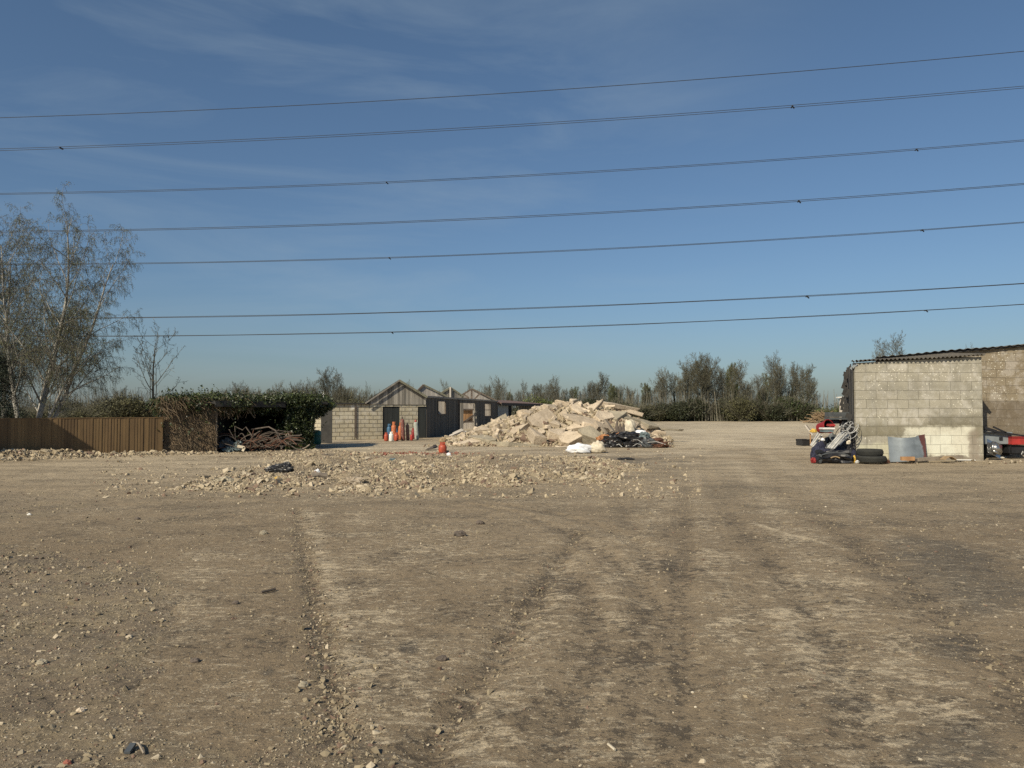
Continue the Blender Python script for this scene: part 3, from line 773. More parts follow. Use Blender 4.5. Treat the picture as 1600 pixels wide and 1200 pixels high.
# ------------------------------------------------------------ ivy-grown open shed
def ivy_cloud(b, P0, P1, depth, z0, z1, n, size, rg, bulge=.25, up=0.3):
    """leaves over an upright face P0-P1 with a lumpy skin"""
    P0 = np.array(P0[:2]); P1 = np.array(P1[:2]); d = P1 - P0; L_ = np.hypot(*d); d /= L_; nn = np.array([d[1], -d[0]])
    u = rg.uniform(0, L_, n); z = rg.uniform(z0, z1, n)
    lump = fbm(u * 1.6 + P0[0], z * 1.6, 51, 4)
    q = depth * 0.2 + bulge * (lump - .35) * 1.6 + rg.normal(0, .05, n)
    keep = rg.uniform(0, 1, n) < sstep(.2, .45, fbm(u * 3 + 5, z * 3, 57, 3))
    C = np.stack([P0[0] + d[0] * u + nn[0] * q, P0[1] + d[1] * u + nn[1] * q, z], 1)[keep]
    b.leaves(C, size, up, rg=rg)
def mound_leaves(b, C, R, n, size, rg, skin=.35, up=.3, seed=0):
    """leaves through the outer skin of a lumpy ellipsoid"""
    v = rg.normal(size=(n, 3)); v /= np.linalg.norm(v, axis=1, keepdims=True)
    az = np.arctan2(v[:, 1], v[:, 0]); l = fbm(az * 1.9 + seed * 3.1 + 10, v[:, 2] * 2.3 + seed, 60 + seed, 3)
    rr = (0.72 + 0.5 * l) * (1 - skin * rg.uniform(0, 1, n) ** 1.5)
    P = np.array(C) + v * np.array(R) * rr[:, None]
    P = P[P[:, 2] > 0.02]
    b.leaves(P, size, up, rg=rg)
def ivyshed():
    a = colhit(258, FA, FB + (FB - FA)); A = Vector((-13.36, 29.0, 0)); 
    B = gnd(338, 707); C = gnd(447, 702.3); D = gnd(487, 701); D2 = gnd(512, 700); D.z = 0
    root = thing('ivy_shed', 'low open-fronted shed buried in ivy with a black interior and brown panels beside the fence', 'shed', B)
    back = Vector((-.15, 1, 0)).normalized()
    H = 1.93
    # brown creeper-covered panels left of the opening
    for i, (p, q) in enumerate(((A, A.lerp(B, .53)), (A.lerp(B, .54), B))):
        b = MB(); b.bar((p.x, p.y, .92), (q.x, q.y, .92), .05, 1.80)
        o = b.build('side_panel', M['deadivy'], root)
        b = MB(); n = 6000; P0 = np.array(p[:2]); P1 = np.array(q[:2]); t = rng.uniform(0, 1, n); z = rng.uniform(0, 1.9, n)
        C0 = np.stack([P0[0] + (P1[0] - P0[0]) * t, P0[1] + (P1[1] - P0[1]) * t - .05 - rng.uniform(0, .06, n), z], 1)
        v = rng.normal(0, .05, (n, 3)); v[:, 2] = -rng.uniform(.05, .16, n); v[:, 1] *= .3
        b.tubes(np.stack([C0, C0 + v * .5, C0 + v], 1), np.full((n, 3), .006), 3, rng.uniform(0, 1, n))
        b.build('dead_creeper', M['deadivy'], root)
    MB().bar((B.x, B.y - .05, 0), (B.x, B.y - .05, 1.95), .07, .07).build('corner_post', M['plank'], root)
    # dark box of the shed: back, sides, roof, floor stays ground
    Bb = B + back * 4.2; Cb = C + back * 4.2; Db = D + Vector((-.285, .958, 0)) * 3.0; Ab = A + back * 3
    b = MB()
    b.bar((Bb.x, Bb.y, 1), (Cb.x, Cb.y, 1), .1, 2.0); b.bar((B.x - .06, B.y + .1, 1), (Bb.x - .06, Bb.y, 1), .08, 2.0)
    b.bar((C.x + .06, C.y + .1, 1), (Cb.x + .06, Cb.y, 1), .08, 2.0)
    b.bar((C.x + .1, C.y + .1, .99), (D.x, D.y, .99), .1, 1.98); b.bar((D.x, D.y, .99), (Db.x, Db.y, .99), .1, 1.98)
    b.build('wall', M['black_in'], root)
    b = MB(); 
    poly = [A + back * .3, B - back * .28, C - back * .28, D2 - back * .1, D2 + Vector((-.25, .96, 0)) * 3, Cb, Bb, Ab]
    b.prism([Vector((p.x, p.y, H)) for p in poly], (0, 0, .12)); b.build('roof', M['roofdark'], root)
    p = B - back * .3; q = C - back * .3
    MB().bar((p.x, p.y, H - .03), (q.x, q.y, H - .06), .05, .16).build('fascia', M['roofdark'], root)
    # ivy: over the roof, hanging at the left, thick wall of it at the right
    rg = np.random.default_rng(3); b = MB()
    ivy_cloud(b, C + Vector((-.05, -.1, 0)), D, .4, .03, 2.3, 15000, .045, rg, .38)
    for k in range(34):
        t = k / 33; P = A.lerp(B, t * 2.6) if t < .385 else (B.lerp(C, (t - .385) / .3) if t < .685 else C.lerp(D2 + Vector((-.5, 0, 0)), (t - .685) / .315))
        P = P + back * rg.uniform(.1, 2.4)
        mound_leaves(b, (P.x, P.y, H - .02), (.8, .7, .24 + .28 * rg.uniform()), 950, .05, rg, seed=k)
    for k in range(12):
        P = D2 + back * rg.uniform(-.1, 2.5) + Vector((rg.uniform(-1.0, -.4), 0, 0)); mound_leaves(b, (P.x, P.y, rg.uniform(1.65, 2.05)), (.5, .5, .42), 700, .045, rg, seed=k + 50)
    for k in range(7):
        P = C.lerp(D, k / 8.5); mound_leaves(b, (P.x, P.y + .1, rg.uniform(.4, 1.9)), (.55, .45, .55), 800, .045, rg, seed=k + 90)
    for k in range(4):
        P = C.lerp(D, .05 + k / 6); mound_leaves(b, (P.x + .1, P.y + .3, 2.02), (.8, .6, .36), 900, .05, rg, seed=k + 120)
    for k in range(5):      # shaggy mound where the fence meets the shed
        P = A.lerp(B, k / 5.5) + Vector((-.1, .25, 0)); mound_leaves(b, (P.x, P.y, 1.75 + .13 * math.sin(k * 1.3)), (.5, .4, .5), 1100, .05, rg, seed=k + 20)
    P = at(335, 617, 31.3); mound_leaves(b, (P.x, P.y, 2.05), (.5, .4, .38), 800, .05, rg, seed=99)
    for k in range(420):          # loose sprays standing out of the mass
        t = rg.uniform(0, 1); P = A.lerp(B, t * 2.6) if t < .385 else (B.lerp(C, (t - .385) / .3) if t < .685 else C.lerp(D2 + Vector((-.4, 0, 0)), (t - .685) / .315))
        o_ = np.array([P.x, P.y, 2.08 if rg.uniform() < .7 else rg.uniform(.5, 2.2)]) + rg.normal(0, [.2, .3, .08]) + (np.array([0, -.35, 0]) if t > .7 else 0)
        dd = rg.normal(0, .25, 3); dd[2] = rg.uniform(-.15, .5); q = o_ + dd * np.linspace(.1, 1, 9)[:, None] + rg.normal(0, .02, (9, 3))
        b.leaves(q, .045, .2, rg=rg)
    b.build('ivy', M['ivy'], root)
    # dead stems hanging
    b = MB(); n = 420
    t = rg.uniform(0, 1, n); X0 = np.stack([A.x + (C.x - A.x) * t * .72, A.y + (C.y - A.y) * t * .72 - .42, rg.uniform(1.75, 2.25, n)], 1)
    v = rg.normal(0, .22, (n, 3)); v[:, 2] = -rg.uniform(.1, .6, n); v[:, 1] *= .4
    b.tubes(np.stack([X0, X0 + v * .5 + rg.normal(0, .05, (n, 3)), X0 + v], 1), np.full((n, 3), .007), 3, rg.uniform(0, 1, n))
    b.build('dead_stems', M['deadivy'], root)
    return D
D_ivy = ivyshed()
p = at(502, 620, 36.5)
b = MB(); b.lathe([(0.01, -.03), (.10, -.02), (.17, .0), (.20, .05), (.19, .05), (.15, .02), (.01, -.01)], 16, Matrix.Translation(p) @ Matrix.Rotation(radians(70), 4, 'X') @ Matrix.Rotation(radians(35), 4, 'Y') @ Matrix.Diagonal((.75, 1.1, 1, 1)))
root = thing('small_dish', 'small pale dish sticking up at the right end of the ivy shed', 'dish', (p.x, p.y, 1.9))
b.build('dish', M['white'], root); MB().bar((p.x, p.y, 1.9), (p.x, p.y, p.z), .03, .03).build('mast', M['steel'], root)

# ------------------------------------------------------------ block lean-to with the timber gable
WA = at(518, 640, 42.5); WB = Vector((-5.2, 45.6, 0)); WA.z = 0
wd = (WB - WA).normalized(); wn = Vector((wd.y, -wd.x, 0)); wang = math.atan2(wd.y, wd.x)
def wpx(x): return colhit(x, WA, WB)
def planar(root, name, mat, poly, thick, nrm, **k):
    """polygon of world points on a wall, with thickness away from the viewer"""
    b = MB(); b.prism(poly, -nrm * thick); return b.build(name, mat, root, **k)
def blockshed():
    root = bpy.data.objects.new('block_lean_to', None); SC.collection.objects.link(root)
    root.location = WA; root.rotation_euler = (0, 0, wang)
    tag(root, 'flat-roofed block wall building with dark doors in front of the timber gable', 'building'); 
    mt = blocks('yard_blocks', .5, .235, (0.53, 0.475, 0.345), (0.43, 0.385, 0.27), (0.17, 0.15, 0.11), mort=.022, stain=.5,
                paint=[(1.15, 1.55, 1.72, 1.98, (0.75, 0.72, 0.64), 1.0), (0.5, 1.3, 1.25, 1.5, (0.60, 0.56, 0.44), .8), (0.2, .7, 1.0, 1.25, (0.6, 0.56, 0.46), .7), (2.3, 3.2, 1.86, 2.0, (.62, .58, .46), .7)])
    def loc(x): return (wpx(x) - WA).dot(wd)
    zt = lambda x: zat(633, wpx(x).y)
    segs = [(518, 554, 0), (555.5, 598, .0), (625, 653, .0)]
    def lbox(name, u0, u1, z0, z1, y0, y1, mat):
        b = MB(); b.box(((u0 + u1) / 2, (y0 + y1) / 2, (z0 + z1) / 2), (u1 - u0, abs(y1 - y0), z1 - z0)); o = b.build(name, mat, None, origin=(0, 0, 0)); o.parent = root; return o
    U = {x: loc(x) for x in (516, 518, 554, 556, 573, 598, 625, 653, 666)}
    Ht = 2.0
    b = MB()
    for (x0, x1) in ((518, 554), (556, 598), (625, 653)):
        b.box(((U[x0] + U[x1]) / 2, .1, Ht / 2), (U[x1] - U[x0], .2, Ht))
    for (x0, x1) in ((554, 556),): b.box(((U[x0] + U[x1]) / 2, .13, Ht / 2), (U[x1] - U[x0], .2, Ht))
    for (x0, x1) in ((598, 625), (653, 666)): b.box(((U[x0] + U[x1]) / 2, .1, 1.94), (U[x1] - U[x0], .2, .12))
    b.box((U[518] + .1, 2.2, Ht / 2), (.2, 4.0, Ht)); b.box(((U[518] + U[666]) / 2, 4.2, Ht / 2), (U[666] - U[518], .2, Ht))
    o = b.build('wall', mt, None, origin=(0, 0, 0)); o.parent = root
    for (x0, x1) in ((598, 625), (653, 666)):
        bb = MB(); n = max(3, int((U[x1] - U[x0]) / .14)); w = (U[x1] - U[x0]) / n
        for i in range(n): bb.box((U[x0] + w * (i + .5), .06 + random.uniform(0, .012), .94), (w * .96, .04, 1.86), None, random.random())
        o = bb.build('door', M['door'], None, origin=(0, 0, 0)); o.parent = root
    lbox('roof', U[516], U[573] + .2, Ht + .002, Ht + .08, -.1, 4.3, M['roofdark'])
    lbox('roof', U[573] + .21, U[666], Ht + .002, Ht + .05, .35, 4.3, M['roofdark'])
    lbox('drain_pipe', U[554] + .01, U[556] + .03, .1, 1.95, -.06, -.012, M['rustdull'])
    return U
U = blockshed()
def rotz(v, a): return Matrix.Rotation(a, 3, 'Z') @ v

def boards_between(b, A_, B_, zb, zt, nrm, w=.15, thick=.03, holes=(), rag=0.0):
    """upright boards along A_-B_; zb, zt functions of u; holes = (u0,u1,z0,z1)"""
    d = (B_ - A_); Ln = d.length; d.normalize(); n = max(1, int(round(Ln / w))); w = Ln / n; ang = math.atan2(d.y, d.x)
    R = Matrix.Rotation(ang, 3, 'Z')
    for i in range(n):
        u = (i + .5) * w; z0, z1 = zb(u), zt(u) + random.uniform(-rag, rag); spans = [(z0, z1)]
        for (h0, h1, a0, a1) in holes:
            if h0 < u < h1: spans = [s for (p, q) in spans for s in ((p, min(q, a0)), (max(p, a1), q)) if s[1] - s[0] > .02]
        tone = random.random(); off = random.uniform(0, .015)
        for (p, q) in spans:
            if q - p > .02:
                c = A_ + d * u + nrm * off; b.box((c.x, c.y, (p + q) / 2), (w * .955, thick, q - p), R, tone)

def gableshed():
    g0, g1 = wpx(575), wpx(665); pk = wpx(621.5)
    off = wn * 0.02
    root = thing('gabled_timber_shed', 'silver-grey timber gable rising over the pale block wall', 'shed', g0)
    Ln = (g1 - g0).length; up = (pk - g0).length; ze0 = zat(626, g0.y); ze1 = zat(622, g1.y); zp = zat(596, pk.y)
    zt = lambda u: ze0 + (zp - ze0) * u / up if u < up else zp + (ze1 - zp) * (u - up) / (Ln - up)
    b = MB(); boards_between(b, g0 + off, g1 + off, lambda u: 2.0, zt, wn, .13, .03); b.build('gable_wall', M['timber'], root)
    A2 = g0 + off; 
    bk = Vector((-.12, .99, 0)) * 4.2
    def slope(p, zp0, q, zq0, th, ov, name, mat):
        P = Vector((p.x, p.y, zp0)); Q = Vector((q.x, q.y, zq0)); dd = (Q - P).normalized(); P -= dd * ov
        nn = Vector((0, 0, 1)) * th
        b = MB(); b.prism([P + wn * .16, Q + wn * .16, Q + wn * .16 + nn, P + wn * .16 + nn], bk); return b.build(name, mat, root)
    slope(g0, ze0 + .02, pk, zp + .03, .07, .35, 'roof', M['roofdark'])
    slope(g1, ze1 + .02, pk, zp + .03, .09, .05, 'roof', M['asbestos'])
    P = Vector((pk.x, pk.y, zp + .05)) + wn * .22; Q = Vector((g1.x, g1.y, ze1 + .04)) + wn * .22
    MB().bar(P, Q, .05, .13).build('barge_board', M['roofmoss'], root)
    P0 = Vector((g0.x, g0.y, ze0 - .16)) + wn * .22; P1 = Vector((pk.x, pk.y, zp + .05)) + wn * .22
    MB().bar(P0 - wd * .25, P1, .05, .07).build('barge_board', M['timber'], root)
gableshed()

# ------------------------------------------------------------ roofless timber workshop receding to the right
LA, LB = Vector((-5.18, 45.7, 0)), Vector((-1.37, 70.0, 0))
ld = (LB - LA).normalized(); ln_ = Vector((ld.y, -ld.x, 0))
def lpx(x): return colhit(x, LA, LB)
def workshop():
    root = thing('roofless_workshop', 'long dark timber workshop without its roof, bare rafters and gables showing', 'shed', LA)
    def U_(x): return (lpx(x) - LA).length
    H = 2.48
    holes = [(U_(684), U_(694.5), zat(647, lpx(689).y), zat(627, lpx(689).y)),
             (U_(716.5), U_(742), -1, zat(630, lpx(730).y)),
             (U_(757), U_(766.5), zat(650, lpx(762).y), zat(631, lpx(762).y))]
    b = MB(); boards_between(b, LA, LB, lambda u: .0, lambda u: H, ln_, .2, .04, holes, .01); sw = b.build('side_wall', M['timber_dark'], root)
    p = LA + ln_ * .03; q = LB + ln_ * .03
    MB().bar((p.x, p.y, H), (q.x, q.y, H), .1, .12).build('wall_plate', M['timber'], root)
    # rear wall, lower
    off = rotz(wd, pi) * 4.6
    b = MB(); boards_between(b, LA + off, LB + off, lambda u: 0, lambda u: 1.2, ln_, .25, .04); b.build('rear_wall', M['timber_pale'], root)
    # cross walls
    def cross(xr, xl, xp, yp, yr, yl, mat, name, solid=True, zb=0.0, push=0.0):
        R = lpx(xr) - ln_ * .1; R = R + ld * push
        Lp = colhit(xl, R, R - wd); Pp = colhit(xp, R, R - wd)
        zr, zl, zp = zat(yr, R.y), zat(yl, Lp.y), zat(yp, Pp.y); Ln = (R - Lp).length; up = (Pp - Lp).length
        zt = lambda u: zl + (zp - zl) * u / up if u < up else zp + (zr - zp) * (u - up) / (Ln - up)
        if solid:
            b = MB(); boards_between(b, Lp, R, lambda u: zb, zt, wn, .18, .03); b.build(name, mat, root)
        b = MB()
        Pz = Vector((Pp.x, Pp.y, zp)) + wn * .06; Rz = Vector((R.x, R.y, zr)) + wn * .06; Lz = Vector((Lp.x, Lp.y, zl)) + wn * .06
        return Lz, Pz, Rz
    mossy = M['roofmoss']
    L1, P1, R1 = cross(700, 646, 661, 603, 621, 618, M['timber_pale'], 'gable_wall')
    MB().bar(P1 + Vector((0, 0, .06)), R1 + Vector((0, 0, .06)), .1, .12).build('rafter', mossy, root)
    MB().bar(P1 + Vector((0, 0, .06)), L1 + Vector((0, 0, .06)), .1, .12).build('rafter', M['beam'], root)
    L2, P2, R2 = cross(726, 686, 703, 607, 621, 617, M['timber'], 'gable_wall')
    for a_ in (L2, R2): MB().bar(P2 + Vector((0, 0, .06)), a_ + Vector((0, 0, .06)), .1, .12).build('rafter', mossy, root)
    MB().bar((P2.x, P2.y, 1.6), (P2.x + .0, P2.y - .05, P2.z + .1), .12, .12).build('post', M['timber_pale'], root)
    L3, P3, R3 = cross(776, 707, 738, 609, 627, 624, M['timber_pale'], 'gable_wall')
    MB().bar(P3 + Vector((0, 0, .05)), R3 + Vector((0, 0, .05)), .12, .14).build('rafter', mossy, root)
    # open truss in front of the third gable
    T = Vector((0, -2.2, 0))
    s = lambda v: Vector((v.x * (v.y - 2.2) / v.y, v.y - 2.2, EYE + (v.z - EYE) * (v.y - 2.2) / v.y))
    l3 = s(at(712, 623, P3.y)); p3 = s(at(737, 608, P3.y)); r3 = s(at(776, 626, P3.y))
    m3 = s(at(737, 623, P3.y)); q1 = s(at(723, 615, P3.y)); q2 = s(at(750, 615, P3.y)); q3 = s(at(741, 624, P3.y)); q4 = s(at(733, 622, P3.y))
    for (a_, b_, w) in ((l3, p3, .14), (p3, r3, .10), (p3, m3, .16), (q1, q4, .13), (q2, q3, .13), (l3 + Vector((-.3, 0, -.05)), q4, .14)):
        MB().bar(a_, b_, w, w).build('truss_member', M['beam'], root)
    # timber seen inside the doorway and through the windows
    c = lpx(741) - ln_ * .12; e = colhit(712, c, c - wd)
    zc = zat(640, c.y)
    b = MB(); boards_between(b, e, c, lambda u: .75, lambda u: zc, wn, .22, .03); b.build('inner_boards', M['timber_orange'], root)
    b = MB(); boards_between(b, e - wn * .1, c - wn * .1, lambda u: zc + .05, lambda u: 2.3, wn, .18, .03); b.build('inner_boards', M['timber_pale'], root)
    c2 = c + wn * .12; e2 = e + wn * .12
    MB().bar((e2.x, e2.y, .3), (c2.x, c2.y, 1.25), .1, .14).build('brace', M['beam'], root)
    MB().bar((e2.x, e2.y, zc), (c2.x, c2.y, zc), .1, .12).build('brace', M['beam'], root)
    MB().bar((e2.x, e2.y, .72), (c2.x, c2.y, .74), .1, .12).build('brace', M['beam'], root)
    for x, tilt in ((716, 0), (742.5, .25)):
        P = lpx(x) + ln_ * .05
        MB().bar((P.x + tilt * .3, P.y, 0), (P.x - tilt * .6, P.y, 2.4), .16, .16).build('door_post', M['timber'] if tilt else M['beam'], root)
    # window frames, boards behind
    for (x0, x1, y0, y1, mt) in ((683.5, 695, 626.5, 647.5, 'timber_pale'), (756.5, 767, 630.5, 650.5, 'timber_orange')):
        A_, B_ = lpx(x0) + ln_ * .04, lpx(x1) + ln_ * .04; z0, z1 = zat(y1, A_.y), zat(y0, A_.y)
        b = MB(); b.bar((A_.x, A_.y, z0), (B_.x, B_.y, z0), .06, .06); b.bar((A_.x, A_.y, z1), (B_.x, B_.y, z1), .06, .06)
        b.bar((A_.x, A_.y, z0), (A_.x, A_.y, z1), .06, .06); b.bar((B_.x, B_.y, z0), (B_.x, B_.y, z1), .06, .06)
        if x0 > 700: b.bar((A_.x, A_.y, (z0 + z1) / 2), (B_.x, B_.y, (z0 + z1) / 2), .05, .05)
        b.build('window_frame', M['beam'], sw)
        R = lpx(x1 + 1) - ln_ * .1; Lp = R - wd * 3.0
        b = MB(); boards_between(b, Lp, R, lambda u: .0, lambda u: 2.35, wn, .2, .03); b.build('inner_boards', M['timber_pale'], root)
workshop()

def blackshed():
    A_ = LB + Vector((.15, .3, 0)); B_ = at(852, 640, 82); B_.z = 0
    d = (B_ - A_).normalized(); n = Vector((d.y, -d.x, 0))
    root = thing('low_black_shed', 'low dark shed with a rusty lean-to roof between the workshop and the rubble heap', 'shed', A_)
    U_ = lambda x: (colhit(x, A_, B_) - A_).length
    h = zat(631, A_.y); h2 = zat(633, B_.y)
    for (x0, x1) in ((778, 794), (811, 852)):
        P, Q = colhit(x0, A_, B_), colhit(x1, A_, B_)
        b = MB(); boards_between(b, P, Q, lambda u: 0, lambda u: min(h, h2) - .02, n, .3, .04); b.build('wall_panel', M['steel'] if x0 < 790 else M['timber_dark'], root)
    bk = -n * 4
    P, Q = A_ + bk, B_ + bk
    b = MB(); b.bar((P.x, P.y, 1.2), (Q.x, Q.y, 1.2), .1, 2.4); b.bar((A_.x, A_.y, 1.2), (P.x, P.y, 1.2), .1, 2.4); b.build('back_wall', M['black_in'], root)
    A1, B1 = A_ + n * .35 - d * .2, B_ + n * .35; A2, B2 = A_ - n * 4, B_ - n * 4
    b = MB(); b.prism([Vector((A1.x, A1.y, h + .02)), Vector((B1.x, B1.y, h2 + .02)), Vector((B2.x, B2.y, h2 + .42)), Vector((A2.x, A2.y, h + .42))], (0, 0, .09)); b.build('roof', M['rustroof'], root)
    MB().bar((A1.x, A1.y, h - .06), (B1.x, B1.y, h2 - .06), .06, .2).build('fascia', M['roofdark'], root)
blackshed()

# ------------------------------------------------------------ concrete block shed on the right
def rightshed():
    xl, xr, Y0, Y1 = 11.40, 15.60, 25.05, 27.1
    root = thing('block_shed', 'flecked concrete block shed with whitewashed patch and corrugated roof on the right', 'shed', (xl, Y0, 0))
    def B(name, b, mat): return b.build(name, mat, root)
    zl, zr = zat(567, Y0), zat(557.5, Y0)
    m1 = blocks('flecked_blocks', .70, .298, (0.40, 0.375, 0.30), (0.32, 0.30, 0.24), (0.16, 0.148, 0.115), specks=.85, stain=.8, mort=.007, rowvar=.6,
                paint=[(0.0, 4.2, .80, 1.22, (0.17, 0.15, 0.095), .75), (2.3, 4.2, 1.15, 1.5, (0.15, 0.135, 0.095), .75), (-.2, 4.5, -.1, .18, (0.16, .13, .09), .7), (1.62, 3.9, .15, 1.10, (0.62, 0.60, 0.49), .95), (0.05, 1.2, .05, .55, (0.56, 0.54, 0.40), .85), (2.1, 3.2, .2, .85, (0.66, 0.66, 0.55), .8), (3.75, 4.1, .1, 1.0, (0.24, 0.20, 0.155), .8)])
    b = MB(); b.prism([(xl, Y0, -.1), (xr, Y0, -.1), (xr, Y0, zr), (xl, Y0, zl)], (0, .2, 0)); B('front_wall', b, m1)
    m2 = blocks('shade_dirt_blocks', .70, .29, (0.27, 0.225, 0.155), (0.21, 0.175, 0.12), (0.12, 0.10, 0.07), specks=.8, stain=.6, mort=.007,
                paint=[(4.0, 30, -.2, 2.0, (0.125, 0.10, 0.07), .8)])  # recess shade put into the block colour together with brown dirt
    ztop = lambda X: 3.50 + (X - 13.1) * .085
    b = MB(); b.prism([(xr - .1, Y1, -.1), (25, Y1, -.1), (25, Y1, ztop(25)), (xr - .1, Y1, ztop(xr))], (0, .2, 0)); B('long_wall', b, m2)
    b = MB(); b.prism([(xr - .003, Y0 + .202, -.1), (xr - .003, Y1, -.1), (xr - .003, Y1, ztop(xr) - .1), (xr - .003, Y0 + .202, zr)], (-.2, 0, 0)); B('side_wall', b, m1)
    # corrugated lean-to roof
    def corr(name, x0, x1, yf, yb, zf0, zf1, zb0, zb1, pitch, amp, th, mat, skew=0.0):
        n = int((x1 - x0) / pitch * 8); xs = np.linspace(x0, x1, n); t = (xs - x0) / (x1 - x0)
        w = amp * np.sin(xs / pitch * 2 * pi)
        fz = zf0 + (zf1 - zf0) * t + w; bz = zb0 + (zb1 - zb0) * t + w
        sag = 0.012 * np.sin(xs * 1.7)
        v = []
        for i in range(n): v += [(xs[i], yf + .02 * math.sin(xs[i] * 1.1 + 1), fz[i] + sag[i]), (xs[i] + skew * (1 - t[i]), yb, bz[i]), (xs[i] + skew * (1 - t[i]), yb, bz[i] + th), (xs[i], yf + .02 * math.sin(xs[i] * 1.1 + 1), fz[i] + sag[i] + th)]
        f = []
        for i in range(n - 1):
            k = 4 * i
            f += [(k, k + 4, k + 5, k + 1), (k + 3, k + 2, k + 6, k + 7), (k, k + 3, k + 7, k + 4), (k + 1, k + 5, k + 6, k + 2)]
        f += [(0, 1, 2, 3), (4 * n - 4, 4 * n - 1, 4 * n - 2, 4 * n - 3)]
        b = MB(); b.add(v, f); return B(name, b, mat)
    corr('corrugated_roof', xl - .18, xr + .06, Y0 - .14, Y1 + .05, zl + .045, zr + .045, ztop(xl) + .05, ztop(xr) + .0, .142, .028, .012, M['asbestos'], 1.0)
    # main roof, seen edge-on along the long wall
    b = MB(); xs = np.linspace(13.0, 25, 44)
    lo = [(x, Y1 - .12, ztop(x) + .01 + .02 * math.sin(x * 3.1) * math.sin(x * 1.3)) for x in xs]; hi = [(x, Y1 - .12, p[2] + .045 + .035 * abs(math.sin(x * 2.3))) for x, p in zip(xs, lo)]
    b.prism(lo + hi[::-1], (4.4, 9, 0)); B('main_roof', b, M['roofdark'])
    corr('ridge_sheet', 13.0, 25, Y1 - .2, Y1 + 3, ztop(13) + .09, ztop(25) + .09, ztop(13) + .14, ztop(25) + .14, .3, .018, .012, M['asbestos'], 1.6)
    # dark cladding on the left flank
    P = [Vector((xl - .02, Y0 + .02, 0)), Vector((12.88, 29.0, 0)), Vector((15.05, 34.0, 0))]
    b = MB()
    for p, q in zip(P[:-1], P[1:]):
        d = (q - p); Ln = d.length; d.normalize(); n = int(Ln / .25); nn = Vector((-d.y, d.x, 0))
        for i in range(n):
            c = p + d * ((i + .5) * .25) + nn * (.02 + .03 * (i % 2) + random.uniform(0, .05)); zt = 3.18 + random.uniform(-.18, .1)
            b.bar((c.x, c.y, .15 + random.uniform(0, .3)), (c.x, c.y, zt), .03, .26, random.random(), roll=math.atan2(d.y, d.x))
    B('dark_cladding', b, M['roofdark'])
    rg = np.random.default_rng(8)
    for k in range(26):
        t = rg.uniform(0, 1); p = P[0].lerp(P[1], t); z = rg.uniform(1.2, 3.1); c = Vector((p.x - .10 - rg.uniform(0, .10), p.y, z))
        b = MB(); b.bar(c, c + Vector((-rg.uniform(.03, .12), 0, -rg.uniform(.05, .35))), .02, .1, rg.uniform()); B('loose_strip', b, M['roofdark'])
    b = MB(); b.bar((xl - .1, Y0 + .1, 3.05), (xl + .05, Y0 - .02, 3.22), .05, .08); B('end_flashing', b, M['steel'])
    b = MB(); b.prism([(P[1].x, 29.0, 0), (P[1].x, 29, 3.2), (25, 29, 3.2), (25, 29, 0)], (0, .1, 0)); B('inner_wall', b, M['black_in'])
rightshed()
# two pale posts and a white bracket lamp behind the shed's flank
Q = at(1314, 640, 34.5)
root = thing('sign_posts', 'pale leaning posts with a white lamp head past the left flank of the block shed', 'posts', (Q.x, Q.y, 0))
for x0, x1 in ((1311.5, 1314), (1317.5, 1316.5)):
    a = at(x0, 656, 34.5); c = at(x1, 622, 34.5); a.z = 0; MB().bar(a, c, .09, .09).build('post', M['timber_pale'], root)
a = at(1308, 621, 34.5); c = at(1321, 620, 34.5); MB().bar(a, c, .25, .05).build('lamp_head', M['white'], root)

# ------------------------------------------------------------ trees
def norm(v): return v / (np.linalg.norm(v) + 1e-9)
def grow(rg, base, h, r0, P):
    """branching skeleton; returns {level: [(points, radii)]}"""
    out = {i: [] for i in range(len(P['n']) + 1)}
    def br(p, d, Ln, r, lev):
        k = P['seg'][lev]; pts = [p]; dd = d; rad = [r]
        for i in range(k):
            dd = norm(dd + rg.normal(0, P['wob'][lev], 3) + np.array([0, 0, P['trop'][lev] * (1.0 + i / k)]))
            p = p + dd * Ln / k; pts.append(p); rad.append(max(r * (1 - (1 - P['tip']) * (i + 1) / k), P['rmin']))
        out[lev].append((np.array(pts), np.array(rad)))
        if lev >= len(P['n']): return
        nc = P['n'][lev]; nc = int(nc * Ln / P['ref'][lev] + rg.uniform(0, 1)) if P['ref'][lev] else nc
        az0 = rg.uniform(0, 2 * pi)
        for c in range(nc):
            t = P['t0'][lev] + (1 - P['t0'][lev]) * ((c + rg.uniform(.1, .9)) / nc)
            f = t * k; i = min(int(f), k - 1); q = pts[i] + (pts[i + 1] - pts[i]) * (f - i)
            tan = norm(pts[i + 1] - pts[i]); az = az0 + c * 2.4 + rg.normal(0, .4)
            u = norm(np.cross(tan, np.array([.3, .2, 1]) if abs(tan[2]) < .9 else np.array([1, 0, 0]))); v = np.cross(tan, u)
            an = math.radians(rg.normal(P['ang'][lev], P['ang'][lev] * .2))
            nd = tan * cos(an) + (u * cos(az) + v * sin(az)) * sin(an)
            sh = P.get('shape', lambda t: 1 - .55 * t)(t) if lev == 0 else 1 - .5 * t
            L2 = Ln * P['ratio'][lev] * sh * rg.uniform(.7, 1.25)
            br(q, nd, L2, max(r * (1 - .75 * t) * P['rr'][lev], P['rmin']), lev + 1)
    br(np.array(base, float), norm(np.array([rg.normal(0, .04), rg.normal(0, .04), 1.0]) + np.array(P.get('lean', (0, 0, 0)))), h, r0, 0)
    return out
